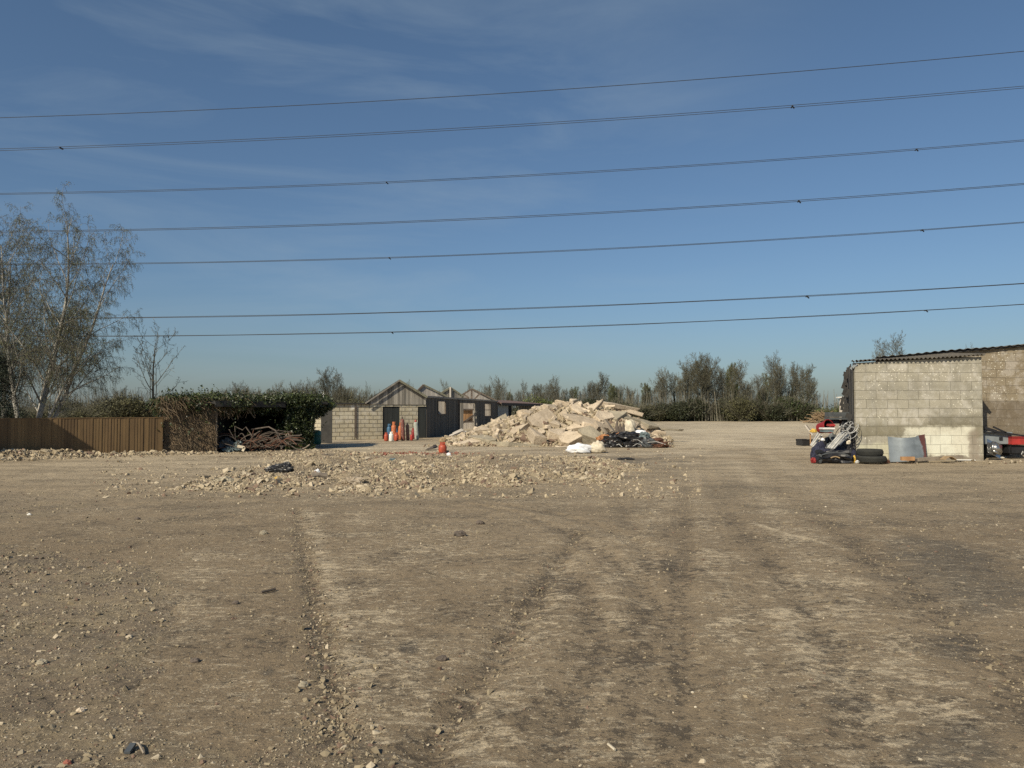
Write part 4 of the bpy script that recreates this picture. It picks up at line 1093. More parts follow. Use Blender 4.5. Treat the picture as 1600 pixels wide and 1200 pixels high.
def wood(b, out, sides, levels=None, rg=None):
    rg = rg or rng
    for lev, items in out.items():
        if levels is not None and lev not in levels: continue
        by = {}
        for p, r in items: by.setdefault(len(p), []).append((p, r))
        for k, it in by.items():
            b.tubes(np.array([p for p, r in it]), np.array([r for p, r in it]), sides[min(lev, len(sides) - 1)], rg.uniform(0, 1, len(it)))
def tips(out, lev, n, rg, spread=.03):
    P = [p for p, r in out[lev]]; C = []
    for p in P:
        for _ in range(n):
            f = rg.uniform(.1, 1) * (len(p) - 1); i = int(min(f, len(p) - 2)); C.append(p[i] + (p[i + 1] - p[i]) * (f - i))
    return np.array(C) + rg.normal(0, spread, (len(C), 3))

# big silver birch, weeping
def birch(name, label, base, h, r, stems, seed, leafn, droop):
    rg = np.random.default_rng(seed)
    root = thing(name, label, 'tree', base, 'birch trees behind the fence')
    P = dict(seg=[9, 8, 6, 7], n=[22, 16, 21], wob=[.05, .10, .16, .10], trop=[.03, .04, -.05, droop], tip=.16, rmin=.005,
             ref=[h, h * .42, h * .16], t0=[.18, .2, .15], ang=[38, 42, 55], ratio=[.40, .42, .62], rr=[.42, .42, .3], shape=lambda t: 1.05 - .5 * t)
    w = MB(); tw = MB(); lf = MB()
    for (dx, dy, hh, rr, ln) in stems:
        P['lean'] = ln
        o = grow(rg, (base[0] + dx, base[1] + dy, 0), h * hh, r * rr, P)
        wood(w, o, [8, 5, 3], (0, 1), rg); wood(tw, o, [8, 5, 3, 3], (2, 3), rg)
        C = tips(o, 3, leafn, rg, .04); lf.leaves(C, .016, 0, rg=rg)
    w.build('trunk', M['barkbirch'], root, smooth=True); tw.build('twigs', M['twigbirch'], root); lf.build('catkins', M['budbirch'], root)
    return root
Bx = at(48, 640, 33)
birch('silver_birch', 'tall weeping silver birch with several white stems behind the timber fence', (Bx.x, 33, 0), 9.9, .13,
      [(0.0, 0, 1.0, 1, (.20, 0, 0)), (-.5, .3, .95, .9, (-.05, .02, 0)), (.3, .4, .88, .8, (.36, .1, 0)), (.35, -.2, .58, .6, (.50, -.05, 0)), (-.2, .5, .72, .7, (.08, .2, 0))], 11, 15, -.28)
Bx2 = at(2, 640, 34)
birch('silver_birch', 'second pale-stemmed birch at the left edge of the photo', (Bx2.x - .3, 34.5, 0), 9.4, .11, [(0, 0, .93, 1, (.0, 0, 0)), (-.7, .3, 1.0, .9, (-.12, 0, 0)), (-1.6, .5, .8, .9, (-.22, 0, 0))], 12, 13, -.28)

# dark conifer at the left edge
def conifer():
    p = at(-6, 640, 31.5); rg = np.random.default_rng(5)
    root = thing('conifer', 'dark conifer with drooping boughs at the left edge behind the fence', 'tree', (p.x, p.y, 0))
    MB().tube([(p.x, p.y, 0), (p.x, p.y, 4.3)], [.12, .02], 6).build('trunk', M['bark'], root)
    b = MB(); bb = MB()
    for k in range(46):
        z = .8 + 3.3 * (k / 46); Ln = 1.35 * (1 - .72 * (k / 46)) * rg.uniform(.7, 1.15); a = k * 2.4
        d = np.array([cos(a), sin(a), 0]); t = np.linspace(0, 1, 7)[:, None]
        pts = np.array([p.x, p.y, z]) + d * Ln * t + np.array([0, 0, 1]) * (.12 * t - .42 * t * t)
        bb.tube(pts, np.linspace(.02, .004, 7), 3, False)
        C = np.repeat(pts[1:], 60, 0) + rg.normal(0, [.15, .15, .07], (360, 3)); C[:, 2] -= .05
        b.leaves(C, .05, 0, aspect=.22, rg=rg)
    bb.build('boughs', M['bark'], root); b.build('needles', M['conifer'], root)
conifer()

# small bare tree hung with dead clusters
def bare():
    p = at(241, 640, 36); rg = np.random.default_rng(17)
    root = thing('bare_tree', 'small bare tree hung with dark dead clusters above the end of the timber fence', 'tree', (p.x, p.y, 0))
    P = dict(seg=[8, 7, 5, 4], n=[12, 7, 4], wob=[.05, .12, .16, .2], trop=[.02, .09, .05, .03], tip=.2, rmin=.006, ref=[0, 0, 0], t0=[.30, .25, .25],
             ang=[60, 42, 42], ratio=[.52, .40, .42], rr=[.45, .55, .6], shape=lambda t: 1.25 - .75 * t)
    o = grow(rg, (p.x, p.y, 0), 4.9, .085, P)
    b = MB(); wood(b, o, [7, 5, 4, 3], rg=rg); b.build('trunk', M['barkpale'], root)
    C = tips(o, 2, 1, rg, .0); C = C[rg.uniform(0, 1, len(C)) < .55]
    C2 = np.repeat(C, 9, 0) + rg.normal(0, [.025, .025, .05], (len(C) * 9, 3)); C2[:, 2] -= .07
    b = MB(); b.leaves(C2, .03, 0, aspect=.4, rg=rg); b.build('dead_leaves', M['bark'], root)
bare()

# prototypes for the far trees (height 1 = about 10 m, scaled when placed)
PROTO = []
def proto(seed, spec, buds=None, budn=0, ivy=0, crown=1.0, bark='bark', budsize=.05):
    rg = np.random.default_rng(seed)
    o = grow(rg, (0, 0, 0), spec.get('h', 10), spec.get('r', .17), spec)
    root = thing('bare_tree', 'far tree', 'tree', (0, 0, -50))
    root['_w'] = [0, 0, 0]
    b = MB(); wood(b, o, [6, 4, 3, 3], rg=rg); b.build('trunk', M[bark], root)
    if buds:
        C = tips(o, 3, budn, rg, .10); b = MB(); b.leaves(C, budsize, 0, rg=rg); b.build('buds', M[buds], root)
    if ivy:
        n = int(ivy); z = rg.uniform(0, 1, n) ** .8 * 7.2; tp = o[0][0][0]; zi = np.clip(z / tp[-1, 2] * (len(tp) - 1), 0, len(tp) - 1.01); i = zi.astype(int); f = (zi - i)[:, None]
        c = tp[i] * (1 - f) + tp[i + 1] * f; a = rg.uniform(0, 2 * pi, n)
        rr = (.22 + .38 * fbm(z * 1.3, a * 1.2, seed, 3)) * (1.25 - z / 9) * rg.uniform(.3, 1, n) ** .5
        C = np.stack([c[:, 0] + rr * np.cos(a), c[:, 1] + rr * np.sin(a), z], 1)
        b = MB(); b.leaves(C, .085, .3, rg=rg); b.build('ivy', M['ivy'], root)
    return root
tall = lambda **k: dict(dict(seg=[8, 6, 4, 3], n=[24, 11, 9], wob=[.05, .11, .16, .22], trop=[.02, .12, .08, .04], tip=.15, rmin=.012, ref=[0, 0, 0], t0=[.26, .15, .15], ang=[42, 40, 44],
        ratio=[.42, .46, .52], rr=[.4, .5, .6], shape=lambda t: 1.1 - .55 * t), **k)
spread = lambda **k: dict(dict(seg=[6, 7, 5, 3], n=[18, 12, 10], wob=[.06, .12, .16, .2], trop=[.02, .08, .05, .03], tip=.15, rmin=.012, ref=[0, 0, 0], t0=[.22, .2, .2], ang=[52, 42, 42],
        ratio=[.52, .44, .46], rr=[.5, .5, .6], shape=lambda t: 1.1 - .45 * t), **k)
PT = {
    'tall': [proto(101, tall()), proto(102, tall(lean=(.08, 0, 0))), proto(103, tall(t0=[.4, .2, .2]), 'brownleaf', 1, 0)],
    'ivy': [proto(111, tall(), ivy=3600), proto(112, tall(t0=[.45, .2, .2]), ivy=4200)],
    'spread': [proto(121, spread(r=.15), 'budgreen', 1, 0), proto(122, spread(r=.15)), proto(123, spread(h=9, r=.14), 'brownleaf', 2, 0)],
    'ivyspread': [proto(131, spread(t0=[.3, .2, .2], trop=[.02, .12, .06, .03]), ivy=5000)],
    'green': [proto(141, tall(r=.12), 'budgreen', 4, 0, budsize=.07)],
}
def bushproto(seed, mat, n, size, R, lumps, name='bush'):
    rg = np.random.default_rng(seed); root = thing('bush', 'bush', 'bush', (0, 0, -50)); root['_w'] = [0, 0, 0]
    b = MB()
    for k in range(lumps):
        a = rg.uniform(0, 2 * pi); q = rg.uniform(0, .6)
        C = (R * q * cos(a), R * q * sin(a) * .6, rg.uniform(.35, .75) * R)
        mound_leaves(b, C, (R * rg.uniform(.4, .6), R * .42, R * rg.uniform(.32, .5)), n // lumps, size, rg, .6, .3, seed=k + seed)
    b.build('foliage', M[mat], root)
    b = MB(); n = 260
    a = rg.uniform(0, 2 * pi, n); e = rg.uniform(.15, 1.0, n); L_ = R * rg.uniform(.8, 1.35, n)
    tip = np.stack([np.cos(a) * e * L_, np.sin(a) * e * L_ * .6, L_ * np.sqrt(1 - .7 * e * e)], 1)
    s = np.stack([rg.normal(0, .2, n), rg.normal(0, .15, n), np.zeros(n)], 1)
    b.tubes(np.stack([s, s * .5 + tip * .5 + rg.normal(0, .1, (n, 3)), tip], 1), np.stack([np.full(n, .035), np.full(n, .022), np.full(n, .009)], 1), 3, rg.uniform(0, 1, n))
    b.build('branches', M['bark'], root)
    return root
BP = {'ever': bushproto(201, 'evergreen', 7000, .10, 3, 9), 'hedge': bushproto(202, 'hedge', 8000, .09, 3, 9), 'brown': bushproto(203, 'brownleaf', 5500, .085, 3, 9), 'twig': bushproto(204, 'brownleaf', 1500, .06, 3, 9), 'ivybush': bushproto(205, 'ivy', 7000, .10, 3, 8)}
USED = set()
def place(kind, which, name, x, ytop, Y, label, group, wide=1.0, cat='tree', baseH=None, ry=0.0, z0=0.0):
    src = (PT.get(kind) or [BP.get(kind)]); src = src[which % len(src)]
    if src.name in USED: o = copy_tree(src)
    else: o = src; USED.add(src.name)
    p = at(x, 640, Y); top = at(x, ytop, Y).z - z0
    H = src.get('_h')
    if H is None:
        H = max(max(v.co.z for v in c.data.vertices) for c in src.children); src['_h'] = H
    s = top / H
    o.location = (p.x, Y, z0); o.rotation_euler = (0, 0, random.uniform(0, 6.28) if cat == 'tree' else random.uniform(-.5, .5) + (pi if random.random() < .5 else 0))
    o.scale = (s * wide, s * wide, s); o.name = name
    tag(o, label, cat, group)
    return o
for k in PT.values():
    for r_ in k: r_['_h'] = max(max(v.co.z for v in c.data.vertices) for c in r_.children if not c.name.startswith('ivy'))
RG_, CG_, LG_ = 'trees along the far right edge of the yard', 'trees behind the rubble heap', 'trees beyond the sheds'
T = [
 ('ivy', 0, 'ivy_clad_tree', 1058, 572, 112, 'ivy-clad tree at the left end of the far right tree row', RG_, 1.0),
 ('spread', 0, 'budding_tree', 1030, 588, 110, 'low greenish budding tree beside the left end of the far right tree row', RG_, .8),
 ('tall', 1, 'bare_tree', 1043, 570, 113, 'slim bare tree just left of the first ivy-clad trunk', RG_, .8),
 ('tall', 0, 'bare_tree', 1078, 554, 112, 'tall bare tree, first of the tallest cluster in the far row', RG_, 1.0),
 ('tall', 2, 'bare_tree', 1094, 549, 111, 'tallest bare tree in the middle of the far right tree cluster', RG_, 1.0),
 ('tall', 1, 'bare_tree', 1112, 550, 113, 'bare tree on the right of the tallest far cluster', RG_, 1.05),
 ('ivy', 1, 'ivy_clad_tree', 1116, 578, 110, 'dark ivy-clad trunk low in the tallest far cluster', RG_, 1.1),
 ('ivy', 0, 'ivy_clad_tree', 1146, 561, 111, 'ivy-clad tree with a fanned bare top, right of the tallest far cluster', RG_, 1.15),
 ('brown', 0, 'hawthorn', 1162, 612, 108, 'round brownish thorn tree in front of the far row', RG_, .9),
 ('tall', 2, 'bare_tree', 1172, 596, 112, 'short thin bare tree in the gap of the far right row', RG_, .9),
 ('ivy', 1, 'ivy_clad_tree', 1189, 584, 110, 'short ivy-covered tree left of the tall pointed bare tree', RG_, 1.0),
 ('tall', 0, 'bare_tree', 1211, 546, 111, 'tall pointed bare tree on the right half of the far row', RG_, .85),
 ('ivyspread', 0, 'ivy_clad_tree', 1240, 556, 111, 'broad ivy-trunked tree near the right end of the far row', RG_, .8),
 ('spread', 1, 'bare_tree', 1258, 572, 112, 'broad bare crown at the right end of the far row', RG_, .75),
 ('spread', 1, 'bare_tree', 784, 584, 115, 'bushy bare tree above the low black shed', CG_, .75),
 ('tall', 0, 'bare_tree', 817, 591, 118, 'thin bare tree above the bright hedge', CG_, .6),
 ('tall', 1, 'bare_tree', 862, 584, 116, 'slim bare tree over the left top of the rubble heap', CG_, .9),
 ('spread', 0, 'budding_tree', 845, 600, 114, 'small greenish tree left above the rubble heap', CG_, .7),
 ('spread', 2, 'budding_tree', 884, 602, 113, 'round brown-green tree above the top of the rubble heap', CG_, .65),
 ('green', 0, 'budding_tree', 912, 586, 114, 'greening tree over the top right of the rubble heap', CG_, .8),
 ('tall', 2, 'bare_tree', 932, 580, 115, 'tallest bare tree behind the rubble heap', CG_, 1.15),
 ('green', 0, 'budding_tree', 958, 598, 113, 'bright green ivy tree right behind the rubble heap', CG_, .7),
 ('spread', 1, 'bare_tree', 985, 598, 113, 'low rounded bare tree behind the right end of the rubble heap', CG_, .75),
 ('spread', 1, 'bare_tree', 370, 592, 95, 'wide bare crown above the middle of the ivy shed', LG_, .85),
 ('spread', 1, 'bare_tree', 428, 592, 98, 'small fine bare tree above the right part of the ivy shed', LG_, .55),
 ('spread', 2, 'budding_tree', 462, 592, 90, 'brown-green tree over the right end of the ivy shed', LG_, .65),
 ('spread', 1, 'bare_tree', 488, 589, 92, 'dense grey bare tree between the ivy shed and the block building', LG_, .85),
 ('tall', 2, 'bare_tree', 517, 571, 84, 'left stem of the tallest pair of bare trees behind the block wall', LG_, 1.0),
 ('tall', 0, 'bare_tree', 531, 575, 84, 'right stem of the tallest pair of bare trees behind the block wall', LG_, 1.0),
 ('spread', 1, 'bare_tree', 545, 602, 88, 'low bare tree left of the timber gable', LG_, .7),
 ('spread', 0, 'budding_tree', 571, 594, 86, 'small budding tree beside the left slope of the timber gable', LG_, .55),
 ('spread', 2, 'budding_tree', 637, 592, 75, 'dark bushy tree behind the right slope of the timber gable', LG_, .5),
 ('spread', 1, 'bare_tree', 700, 590, 110, 'thin bare tree above the roofless workshop gables', LG_, .5),
 ('tall', 1, 'bare_tree', 731, 596, 112, 'slight bare tree over the third workshop gable', LG_, .6),
 ('spread', 2, 'budding_tree', 188, 601, 80, 'wide domed brown-green tree behind the fence', LG_, .95),
 ('brown', 0, 'hawthorn', 100, 622, 85, 'low scrubby tree seen under the birch twigs', LG_, 1.3),
 ('spread', 2, 'budding_tree', 150, 616, 84, 'lower brown-green tree left of the domed tree behind the fence', LG_, .8),
 ('spread', 1, 'bare_tree', 40, 612, 88, 'far bare tree behind the birch stems', LG_, 1.0),
 ('spread', 1, 'bare_tree', 330, 606, 96, 'low bare tree right of the small bare tree with clusters', LG_, .8),
 ('tall', 1, 'bare_tree', 1413, 514, 60, 'bare twiggy tree rising over the block shed roof', 'trees behind the block shed', .95),
 ('tall', 0, 'bare_tree', 1375, 533, 60, 'smaller bare tree left over the block shed roof', 'trees behind the block shed', .6),
 ('spread', 1, 'bare_tree', 1528, 532, 60, 'tips of a bare tree just showing over the long roof', 'trees behind the block shed', .3),
]
for t in T: place(*t[:9])
def row(xs, env, group, label, Yc, k0):
    for i, x in enumerate(xs):
        top = np.interp(x, [e[0] for e in env], [e[1] for e in env]); top = top + (642 - top) * random.uniform(-.02, .32)
        kind, w = random.choice([('tall', 0), ('tall', 1), ('tall', 2), ('spread', 1), ('spread', 2), ('ivy', 0), ('ivy', 1), ('ivyspread', 0), ('green', 0)])
        place(kind, w, 'hedgerow_tree', x + random.uniform(-3, 3), top, Yc + random.uniform(-1, 4), label, group, random.uniform(.7, 1.05))
ENV_R = [(1000, 606), (1030, 584), (1050, 570), (1065, 575), (1080, 553), (1100, 548), (1120, 552), (1135, 570), (1150, 562), (1165, 592), (1180, 602), (1192, 585), (1211, 550), (1225, 572), (1240, 558), (1262, 568), (1278, 602), (1286, 630)]
ENV_C = [(740, 604), (784, 590), (805, 605), (862, 590), (885, 604), (912, 590), (932, 584), (955, 600), (985, 600), (1005, 612)]
row(np.arange(1006, 1282, 8.5), ENV_R, 'trees in the thick of the far right row', 'lesser tree in the thick of the far right row', 114, 0)
row(np.arange(748, 1006, 7.5), ENV_C, 'lesser trees behind the rubble heap', 'lesser tree in the thin row behind the rubble heap', 120, 0)
row(np.arange(335, 600, 8), [(340, 606), (370, 600), (430, 602), (490, 598), (530, 586), (560, 604), (600, 610)], 'lesser trees beyond the sheds', 'lesser tree in the background beyond the ivy shed and block building', 98, 0)
Bs = [
 ('hedge', 826, 606, 105, 'bright green hedge clump behind the rusty lean-to roof', 'bushes behind the rubble heap', 1.5),
 ('hedge', 846, 612, 104, 'smaller bright green bush left behind the rubble heap', 'bushes behind the rubble heap', 1.0),
 ('brown', 770, 618, 104, 'brown-green bush behind the low black shed', 'bushes behind the rubble heap', 1.4),
 ('brown', 875, 616, 108, 'brownish bush behind the top of the rubble heap', 'bushes behind the rubble heap', 1.3),
 ('ever', 900, 616, 108, 'dark evergreen bush behind the top of the rubble heap', 'bushes behind the rubble heap', 1.2),
 ('ever', 928, 612, 109, 'tall dark evergreen bush right behind the rubble heap', 'bushes behind the rubble heap', 1.0),
 ('ever', 950, 618, 108, 'dark evergreen bush over the right shoulder of the rubble heap', 'bushes behind the rubble heap', 1.3),
 ('brown', 972, 620, 109, 'brownish bush right of the rubble heap', 'bushes behind the rubble heap', 1.4),
 ('ever', 1000, 632, 108, 'low evergreen bush at the right end of the rubble heap', 'bushes behind the rubble heap', 1.8),
 ('brown', 1018, 626, 109, 'low brown bush where the far right tree row begins', 'bushes under the far right trees', 1.5),
 ('ever', 1040, 622, 110, 'dark evergreen bush under the left end of the far tree row', 'bushes under the far right trees', 1.2),
 ('ever', 1066, 618, 109, 'dark evergreen bush under the first ivy-clad tree', 'bushes under the far right trees', 1.2),
 ('ever', 1090, 612, 111, 'dark evergreen bush under the tallest far trees', 'bushes under the far right trees', 1.2),
 ('ivybush', 1114, 608, 110, 'dense ivy thicket in the middle of the far tree row', 'bushes under the far right trees', 1.2),
 ('ever', 1136, 610, 111, 'dark evergreen thicket under the fan-topped ivy tree', 'bushes under the far right trees', 1.2),
 ('brown', 1160, 608, 108, 'round olive thorn bush in front of the far tree row', 'bushes under the far right trees', .9),
 ('ever', 1184, 616, 110, 'dark evergreen bush under the short ivy-covered tree', 'bushes under the far right trees', 1.2),
 ('ever', 1206, 624, 109, 'low evergreen bush under the tall pointed bare tree', 'bushes under the far right trees', 1.5),
 ('ivybush', 1232, 614, 110, 'dense ivy thicket under the broad ivy-trunked tree', 'bushes under the far right trees', 1.2),
 ('ever', 1254, 622, 110, 'dark evergreen bush near the right end of the far row', 'bushes under the far right trees', 1.3),
 ('brown', 1272, 634, 112, 'thin brown bush at the right end of the far row', 'bushes under the far right trees', 1.2),
 ('hedge', 1300, 634, 100, 'yellow-green bush left of the pale posts', 'bushes beside the block shed', 1.6),
 ('hedge', 1322, 624, 98, 'taller green bush behind the pale posts', 'bushes beside the block shed', 1.2),
 ('brown', 60, 632, 70, 'scrubby bush behind the fence under the birch', 'bushes behind the fence', 1.6),
 ('ever', 15, 626, 60, 'dark evergreen bush behind the left end of the fence', 'bushes behind the fence', 1.2),
 ('brown', 120, 630, 72, 'brown bush behind the middle of the fence', 'bushes behind the fence', 1.6),
 ('brown', 300, 628, 75, 'brown bush behind the creeper mound', 'bushes behind the fence', 1.6),
 ('brown', 505, 612, 75, 'brown-green bush beyond the right end of the ivy shed', 'bushes beyond the sheds', 1.2),
 ('hedge', 550, 624, 70, 'low green bush over the flat roof of the block building', 'bushes beyond the sheds', 1.8),
 ('brown', 530, 618, 78, 'brown-green bush behind the block building', 'bushes beyond the sheds', 1.5),
 ('brown', 400, 604, 80, 'dark brownish bush behind the ivy roof', 'bushes beyond the sheds', 1.5),
]
for i, (k, x, yt, Y, lb, gp, wd_) in enumerate(Bs):
    place(k, 0, {'ever': 'evergreen_bush', 'hedge': 'green_bush', 'brown': 'brown_bush', 'twig': 'twiggy_bush', 'ivybush': 'ivy_bush'}[k], x, yt, Y, lb, gp, wd_, 'bush')
for (x, yt, Y, w, k, lb) in ((170, 606, 78, 1.3, 'brown', 'domed brown-green thicket behind the fence right of the birch'), (205, 604, 76, 1.2, 'brown', 'domed olive thicket below the small bare tree'), (232, 620, 77, 1.2, 'brown', 'lower right shoulder of the olive thicket behind the fence'), (80, 624, 74, 1.4, 'ever', 'dark thicket directly behind the birch stems'), (110, 616, 79, 1.1, 'brown', 'olive thicket behind the right-hand birch stems'), (285, 618, 80, 1.1, 'brown', 'olive thicket over the left end of the creeper mound'),
        (365, 606, 88, 1.3, 'brown', 'brown thicket behind the ivy roof middle'), (470, 598, 86, 1.2, 'brown', 'brown thicket behind the right end of the ivy roof'), (540, 604, 84, 1.1, 'brown', 'brown thicket under the tallest pair of bare trees')):
    place(k, 0, 'thicket', x, yt, Y, lb, 'thickets behind the fence and sheds', w, 'thicket')
# anything left unused is removed with its parts
for lst in list(PT.values()) + [[b_] for b_ in BP.values()]:
    for r_ in lst:
        if r_.location.z < -40:
            for c in list(r_.children): bpy.data.objects.remove(c)
            bpy.data.objects.remove(r_)

# continuous undergrowth at the foot of the far trees: reads as one mass
rg = np.random.default_rng(44)
b = MB(); n = 42000
x = rg.uniform(-75, 50, n); y = 112 + rg.uniform(-1.5, 6, n) + 3 * (fbm(x / 6, x * 0, 3) - .5)
hh = (.4 + 6.5 * np.clip(fbm(x / 3.2, x * 0 + 3, 9, 3) - .28, 0, 1)) * (1.0 + 0.3 * (x > 18)); z = hh * rg.uniform(0, 1, n) ** .8
b.leaves(np.stack([x, y, z], 1), .13, .2, rg=rg)
b.build('undergrowth', M['evergreen'], None, origin=(0, 0, 0), kind='stuff', label='dark undergrowth along the far edge of the yard')
b = MB(); n = 1500
x = rg.uniform(-75, 50, n); y = 110.2 + rg.uniform(-1, 3, n); h_ = rg.uniform(.8, 4.8, n); l_ = rg.normal(0, .35, n)
b.tubes(np.stack([np.stack([x, y, 0 * x], 1), np.stack([x + l_ * .4, y, h_ * .5], 1), np.stack([x + l_, y, h_], 1)], 1), np.stack([h_ * .013, h_ * .010, h_ * .005], 1), 4, rg.uniform(0, 1, n))
b.build('saplings', M['barkpale'], None, origin=(0, 0, 0), kind='stuff', label='thicket of thin pale saplings and stems along the far edge of the yard')
# cut branches heap beside the pale posts
b = MB(); n = 240; c = at(1283, 656, 96)
x = c.x + rg.normal(0, .8, n); z = np.clip((1.5 - np.abs(x - c.x) * .55), .1, 2) * rg.uniform(0, 1, n)
v = rg.normal(0, .6, (n, 3)); v[:, 2] *= .35
P_ = np.stack([x, 96 + rg.normal(0, .7, n), z], 1)
b.tubes(np.stack([P_, P_ + v * .5, P_ + v], 1), np.full((n, 3), .035), 4, rg.uniform(0, 1, n))
b.build('brushwood', M['woodpile'], None, kind='stuff', label='heap of cut brushwood at the right end of the far tree row')

# ------------------------------------------------------------ overhead power lines
def wires():
    S = [('earth wire, thinnest and highest of the seven lines', 57.5, -.070, 1, (184, 145, 80), (), .026),
         ('twin cable directly below the thin top wire', 52.2, -.065, 2, (234, 196.5, 136), (95, 1237), .019),
         ('third overhead line from the top, twin cable', 63.1, -.078, 2, (303, 275.5, 219.5), (604, 1431), .021),
         ('fourth and middle overhead line, twin cable', 52.2, -.065, 2, (362, 339.5, 287.5), (1247,), .019),
         ('fifth overhead line from the top, twin cable', 63.1, -.078, 2, (413, 395.5, 347.5), (608, 1440), .021),
         ('second lowest overhead line, twin cable', 52.2, -.065, 2, (498, 482.5, 443), (1260,), .019),
         ('lowest overhead line, twin cable', 63.1, -.078, 2, (525.5, 513.5, 475.5), (612, 1446), .021)]
    for lab, a, bb, n, ys, sp, rad in S:
        def XY(px):
            u = ray(px, 300).x; Y0 = 0
            u = (px - 800) / F
            # refine: ground-plane depth of the point on this column at the measured height
            y_ = np.interp(px, [0, 800, 1600], ys); r = ray(px, y_); uu = r.x / r.y
            Y = a / (1 - bb * uu); return uu * Y, Y, EYE + r.z / r.y * Y
        pts = [XY(p) for p in (0, 800, 1600)]
        co = np.polyfit([p[0] for p in pts], [p[2] for p in pts], 2)
        X = np.linspace(-75, 75, 60); Yv = a + bb * X; Z = np.polyval(co, X)
        root = thing('power_line', 'overhead ' + lab if not lab.startswith(('third', 'fourth', 'fifth', 'second', 'lowest')) else lab, 'power line', (0, a, float(np.polyval(co, 0))), 'overhead power lines crossing the sky')
        for k in range(n):
            b = MB(); o = (k - .5) * .36 if n == 2 else 0
            w = 0.03 * np.sin(X * .31 + k * 2 + a)
            b.tube(np.stack([X, Yv + o + w, Z + w * .4], 1), rad, 5, False); b.build('conductor', M['wire'], root)
        for s_ in sp:
            x_, y_, z_ = XY(s_); z_ = float(np.polyval(co, x_))
            b = MB(); b.bar((x_, y_ - .22, z_ - .02), (x_ + .05, y_ + .22, z_ - .02), .07, .07); b.bar((x_ - .02, y_ - .1, z_ - .02), (x_ + .16, y_ - .05, z_ - .16), .07, .06)
            b.build('spacer', M['wire'], root)
wires()

# ------------------------------------------------------------ the heap of broken concrete
HC = at(872, 640, 39.5)                    # middle of the heap
def heap(x, y):
    """height of the loose core of the heap"""
    x = np.asarray(x, float); y = np.asarray(y, float)
    px = 800 + F * x / y
    prof = np.interp(px, [690, 715, 740, 765, 795, 820, 845, 870, 895, 920, 950, 975, 995, 1012, 1030, 1050], [0, .18, .50, .85, 1.15, 1.5, 1.75, 1.92, 1.9, 1.85, 1.72, 1.45, .95, .45, .22, 0])
    t = np.clip((y - 35.0) / 4.2, 0, 1); u = np.clip((45.5 - y) / 4.5, 0, 1)
    return prof * np.sin(t * pi / 2) ** .9 * np.sin(u * pi / 2) ** .8
def slab_mesh(rg, sx, sy, sz, nside=6, bev=.02):
    a = np.sort(rg.uniform(0, 2 * pi, nside) * .35 + np.arange(nside) * 2 * pi / nside * 1.0)
    rr = rg.uniform(.75, 1.1, nside)
    top = np.stack([np.cos(a) * sx * rr / 2, np.sin(a) * sy * rr / 2, np.full(nside, sz / 2) + rg.normal(0, sz * .06, nside)], 1)
    bot = top.copy(); bot[:, 2] = -sz / 2 + rg.normal(0, sz * .08, nside); bot[:, :2] *= rg.uniform(.82, 1.06, (nside, 1))
    mid = (top + bot) / 2; mid[:, :2] *= rg.uniform(.94, 1.1, (nside, 1))
    v, f = hull(np.vstack([top, bot, mid]), bev)
    bm = bmesh.new(); vs = [bm.verts.new(p) for p in v]
    for t in f: bm.faces.new([vs[i] for i in t])
    for e in list(bm.edges): pass
    for _ in range(2):
        lg = [e for e in bm.edges if e.calc_length() > .16]
        if lg: bmesh.ops.subdivide_edges(bm, edges=lg, cuts=1)
        bmesh.ops.triangulate(bm, faces=bm.faces)
    bm.normal_update(); bm.verts.index_update()
    v = np.array([tuple(q.co) for q in bm.verts]); N_ = np.array([tuple(q.normal) for q in bm.verts]); o = rg.uniform(0, 50)
    d = fbm(v[:, 0] * 3.5 + v[:, 2] * 4 + o, v[:, 1] * 3.5 - v[:, 2] * 3 + o, 5, 4) - .5
    v = v + N_ * (d * .06 * min(1, sz * 3))[:, None]
    f = np.array([[q.index for q in fc.verts] for fc in bm.faces]); bm.free()
    return v, f
def chunk_obj(name, v, f, mat, loc, rot, **tg):
    b = MB(); b.add(v, f, 0.5 + 0 * v[:, 0]); o = b.build(name, mat, None, origin=(0, 0, 0), **tg); o.location = loc; o.rotation_euler = rot; return o
rgc = np.random.default_rng(21)
